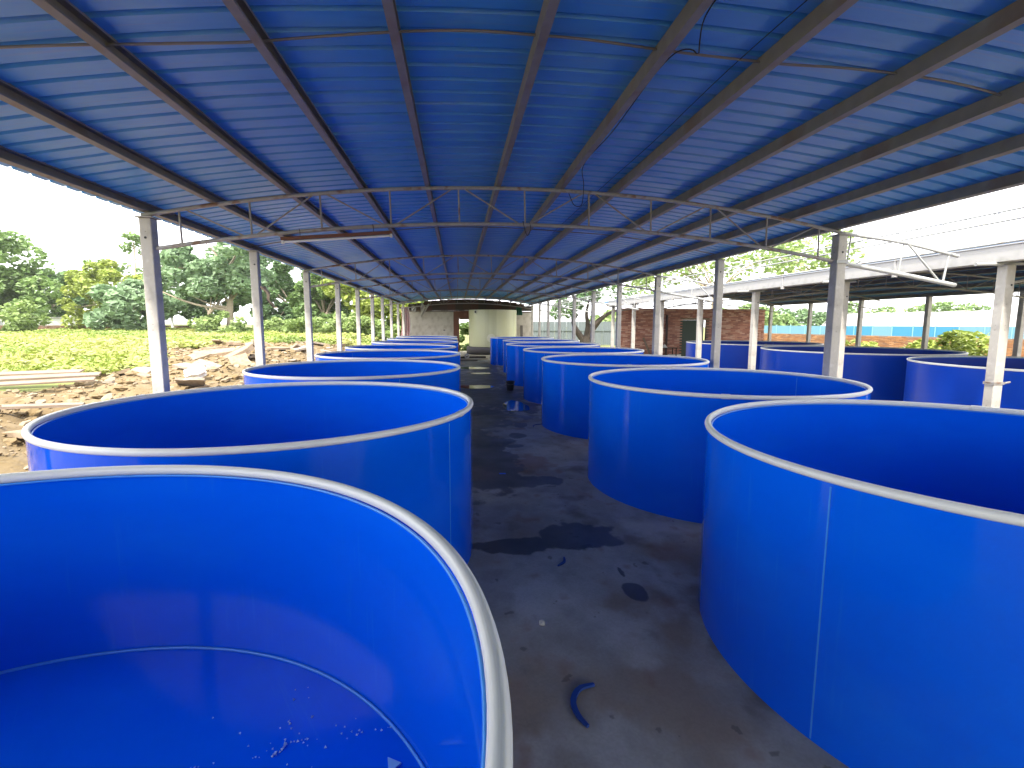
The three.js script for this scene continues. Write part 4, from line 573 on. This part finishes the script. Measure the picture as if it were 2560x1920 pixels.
// ---------------------------------------------------------------- rubble, planks, stones, grass on the left
function chunk(w, h, d, ph) { const g = new THREE.BoxGeometry(w, h, d, 4, 1, 4), p = g.attributes.position; for (let i = 0; i < p.count; i++) { const x = p.getX(i), y = p.getY(i), z = p.getZ(i), a = Math.atan2(z / d, x / w), r = 0.72 + 0.4 * vn(Math.cos(a) * 1.7 + ph * 7, Math.sin(a) * 1.7 + ph * 3); p.setXYZ(i, x * r, y * (0.85 + 0.3 * vn(x * 6 + ph, z * 6)), z * r); } const n = g.toNonIndexed(); n.computeVertexNormals(); return uvm(n, 1.4); }
const chunkG = []; for (let i = 0; i < 7; i++) chunkG.push(chunk(1, 0.09 + 0.035 * (i % 3), 0.7 + 0.1 * (i % 2), i + 1));
function slabPiece(x, z, s, tilt, label, group) { const m = single('rubble_chunk', chunkG[Math.floor(rnd() * 7)], rnd() < 0.65 ? M.slab : M.slabPale, label, 'slab', [x, YG(x, z) + 0.05 * s + Math.abs(tilt) * s * 0.18, z], group); m.scale.setScalar(s); m.rotation.set(tilt * rr(-1, 1), rnd() * 6.28, tilt); return m; }
slabPiece(-8.0, -17.6, 1.35, 0.16, 'largest flat broken slab on the rubble between the first two left posts').rotation.set(0.1, 0.4, 0.06);
slabPiece(-7.1, -17.0, 1.1, 0.4, 'tilted broken slab beside the largest flat slab').rotation.set(0.15, 0.3, 0.42);
slabPiece(-8.2, -16.4, 0.8, 0.2, 'reddish broken slab below the largest flat slab').rotation.set(0.1, 1.2, 0.15);
for (let i = 0; i < 70; i++) { let x, z, k = 0; do { z = rr(-28, -6.5); x = rr(-12.5, -4.2); k++; } while (k < 60 && (dirtMask(x, z) < 0.6 || (z > -12 && rnd() < 0.6))); const sc = rr(0.22, 0.75) * (z < -20 ? 1.25 : 1), zp = -3.3 * z / x, gi = Math.floor((-zp - 5.95) / 2.873), ORD = ['first', 'second', 'third', 'fourth', 'fifth', 'sixth', 'seventh', 'eighth', 'ninth', 'tenth'];
  const m = slabPiece(x, z, sc, rr(-0.45, 0.45), '', 'broken slabs in the rubble strip');
  m.userData.key = (sc > 0.6 ? 'large' : sc > 0.4 ? 'middling' : 'small') + ' slabs ' + (z < -21 ? 'farthest out' : z < -14 ? 'half way out' : 'closest by') + (gi < 0 ? ' before the first left post' : ' past the ' + ORD[Math.min(gi, 9)] + ' left post'); m.userData.az = x / -z; }
{ // label every slab by its place among its like, counted from the left
  const by = {}; scene.traverse((o) => { if (o.userData.key) (by[o.userData.key] ??= []).push(o); });
  const NUM = ['leftmost', 'second', 'third', 'fourth', 'fifth', 'sixth', 'seventh', 'eighth', 'ninth', 'tenth', 'eleventh', 'twelfth', 'thirteenth', 'fourteenth', 'fifteenth', 'sixteenth'];
  for (const k in by) by[k].sort((p, q) => p.userData.az - q.userData.az).forEach((o, i, l) => { o.userData.label = l.length === 1 ? 'only one of the ' + k : NUM[i] + (i ? ' from left' : '') + ' of the ' + k; delete o.userData.key; delete o.userData.az; });
}
{ // white sack
  const g = new THREE.IcosahedronGeometry(0.24, 4), p = g.attributes.position; for (let i = 0; i < p.count; i++) { const x = p.getX(i), y = p.getY(i), z = p.getZ(i), k = 0.5 + 1.0 * fbm(x * 9 + 3, z * 9 + y * 8, 4); p.setXYZ(i, x * k * 1.25, y * k * 0.8, z * k); } g.computeVertexNormals();
  single('white_sack', g, M.white, 'crumpled white plastic sack on the soil behind the first left post', 'sack', [-6.6, YG(-6.6, -13.4) + 0.16, -13.4]);
}
[[-8.9, -11.2, 2.6, 0.22, 0.35, 0.0, 'topmost long plank of the pile at the left edge'], [-9.5, -11.5, 2.8, 0.24, 0.30, 0.0, 'wide plank at the back of the pile at the left edge'], [-8.6, -10.9, 2.2, 0.2, 0.42, 0.0, 'front plank of the pile at the left edge'], [-9.0, -11.7, 1.7, 0.22, 0.15, 0.0, 'short plank crossing the pile at the left edge']].forEach(([x, z, l, w, a, t, label], i) => { const m = single('plank', bx(l, 0.035, w), M.wood, label, 'plank', [x, YG(x, z) + 0.2 + 0.04 * (i === 0 ? 2 : i === 3 ? 3 : 0), z], 'old planks on the bank'); m.rotation.set(0.22, a, 0.02 + t, 'YXZ'); });
{ // plank lower on the soil
  const m = single('plank', bx(1.9, 0.04, 0.28), M.wood, 'single plank lying on the soil below the plank pile', 'plank', [-6.9, YG(-6.9, -8.3) + 0.08, -8.3]); m.rotation.set(0, 0.5, -0.05);
}
function scatter(name, label, cat, geo, mat, n, place, tint) {
  const im = new THREE.InstancedMesh(geo, mat, n), m = new THREE.Matrix4(), q = new THREE.Quaternion(), c = new THREE.Color(); let k = 0;
  for (let i = 0; i < n * 4 && k < n; i++) { const r = place(); if (!r) continue; q.setFromEuler(r.e); m.compose(V(r.x, r.y, r.z), q, r.s); im.setMatrixAt(k, m); if (tint) { tint(c, r); im.setColorAt(k, c); } k++; }
  im.count = k; im.name = numbered(name); im.userData = { kind: 'stuff', label, category: cat }; im.castShadow = im.receiveShadow = true; scene.add(im); return im;
}
{
  const g = new THREE.DodecahedronGeometry(1, 0), p = g.attributes.position; for (let i = 0; i < p.count; i++) { const k = 0.7 + 0.6 * vn(p.getX(i) * 3 + 9, p.getY(i) * 3 + p.getZ(i) * 5); p.setXYZ(i, p.getX(i) * k, p.getY(i) * k * 0.7, p.getZ(i) * k); } g.computeVertexNormals();
  scatter('stones', 'loose stones and clods on the bare soil beyond the left posts', 'stones', g, std({ roughness: 0.95 }), 6500, () => { const z = rr(-29, -4), x = rr(-13, -3.7); if (dirtMask(x, z) < 0.45) return null; const u = rnd(), s = 0.016 + 0.10 * Math.pow(u, 6) + 0.018 * rnd(); return { x, y: height(x, z) + s * 0.25, z, s: V(s * rr(0.8, 1.5), s * rr(0.6, 1), s), e: new THREE.Euler(rnd() * 0.6, rnd() * 6, rnd() * 0.6), u: rnd() }; }, (c, r) => { const t = r.u; const a = t < 0.5 ? mixA([0.17, 0.115, 0.05], [0.22, 0.16, 0.085], t * 2) : mixA([0.20, 0.145, 0.08], [0.31, 0.245, 0.17], Math.pow(t * 2 - 1, 2)); c.setRGB(...a); });
}
{
  // grass and weed tufts
  const tuft = (nb, h, w, spread, lean) => { const P = [], I = []; for (let b = 0; b < nb; b++) { const a = rnd() * 6.28, r = spread * Math.sqrt(rnd()), x = Math.cos(a) * r, z = Math.sin(a) * r, d = rnd() * 6.28, l = lean * rr(0.3, 1.2), hh = h * rr(0.5, 1.15), k = P.length / 3, ww = w * rr(0.7, 1.3), px = -Math.sin(d) * ww, pz = Math.cos(d) * ww;
    P.push(x - px * 0.5, 0, z - pz * 0.5, x + px * 0.5, 0, z + pz * 0.5, x - px + Math.cos(d) * l * 0.4, hh * 0.6, z - pz + Math.sin(d) * l * 0.4, x + px + Math.cos(d) * l * 0.4, hh * 0.6, z + pz + Math.sin(d) * l * 0.4, x + Math.cos(d) * l, hh, z + Math.sin(d) * l); I.push(k, k + 1, k + 2, k + 1, k + 3, k + 2, k + 2, k + 3, k + 4); } const g = new THREE.BufferGeometry(); g.setAttribute('position', new THREE.Float32BufferAttribute(P, 3)); g.setIndex(I); g.computeVertexNormals(); return g; };
  const gm = new THREE.MeshPhysicalMaterial({ side: THREE.DoubleSide, roughness: 0.8, transmission: 0.3, thickness: 0 });
  const place = (h0, h1) => () => { const d = 9 + 46 * Math.pow(rnd(), 1.35), a = rr(0.02, 0.92); const x = -d * Math.sin(a) - 1.5, z = -d * Math.cos(a); if (x > -4.2 || z < -49 || Math.hypot(x + 9, z + 11) < 2.2 || dirtMask(x, z) > 0.4 + 0.25 * rnd()) return null; const s = rr(h0, h1) * (0.6 + 0.9 * fbm(x * 0.5, z * 0.5, 3)); return { x, y: height(x, z) - 0.02, z, s: V(s * 1.3, s, s * 1.3), e: new THREE.Euler(0, rnd() * 6.28, 0), u: clamp(fbm(x * 0.35 + 5, z * 0.35, 3) * 1.9 - 0.4 + rr(-0.25, 0.25)) }; };
  const tint = (c, r) => c.setRGB(...mixA(mixA([0.19, 0.27, 0.045], [0.33, 0.40, 0.07], clamp(r.u * 1.6)), [0.42, 0.40, 0.14], clamp(r.u * 2 - 1.3)));
  const leafy = (n, r, h, sz) => { const cl = []; for (let i = 0; i < 9; i++) cl.push({ x: rr(-r, r) * 0.8, y: rr(0.25, 1) * h * 0.7, z: rr(-r, r) * 0.8, r: r * 0.42, sy: 0.5 }); const g = foliage(cl, n, sz, [[1, 1, 1], [1, 1, 1]], 0.9); g.deleteAttribute('color'); return g; };
  scatter('weeds', 'bright leafy weeds covering the field on the left', 'weeds', leafy(90, 0.42, 0.24, 0.095), gm, 9000, place(0.7, 1.35), tint);
  scatter('weeds', 'lower clumps of weeds mixed into the field', 'weeds', leafy(60, 0.34, 0.15, 0.075), gm, 9000, place(0.7, 1.3), tint);
  scatter('grass', 'thin grass blades among the weeds of the field', 'grass', tuft(22, 0.3, 0.012, 0.26, 0.2), gm, 4500, place(0.6, 1.2), tint);
}
renderer.render(scene, camera);
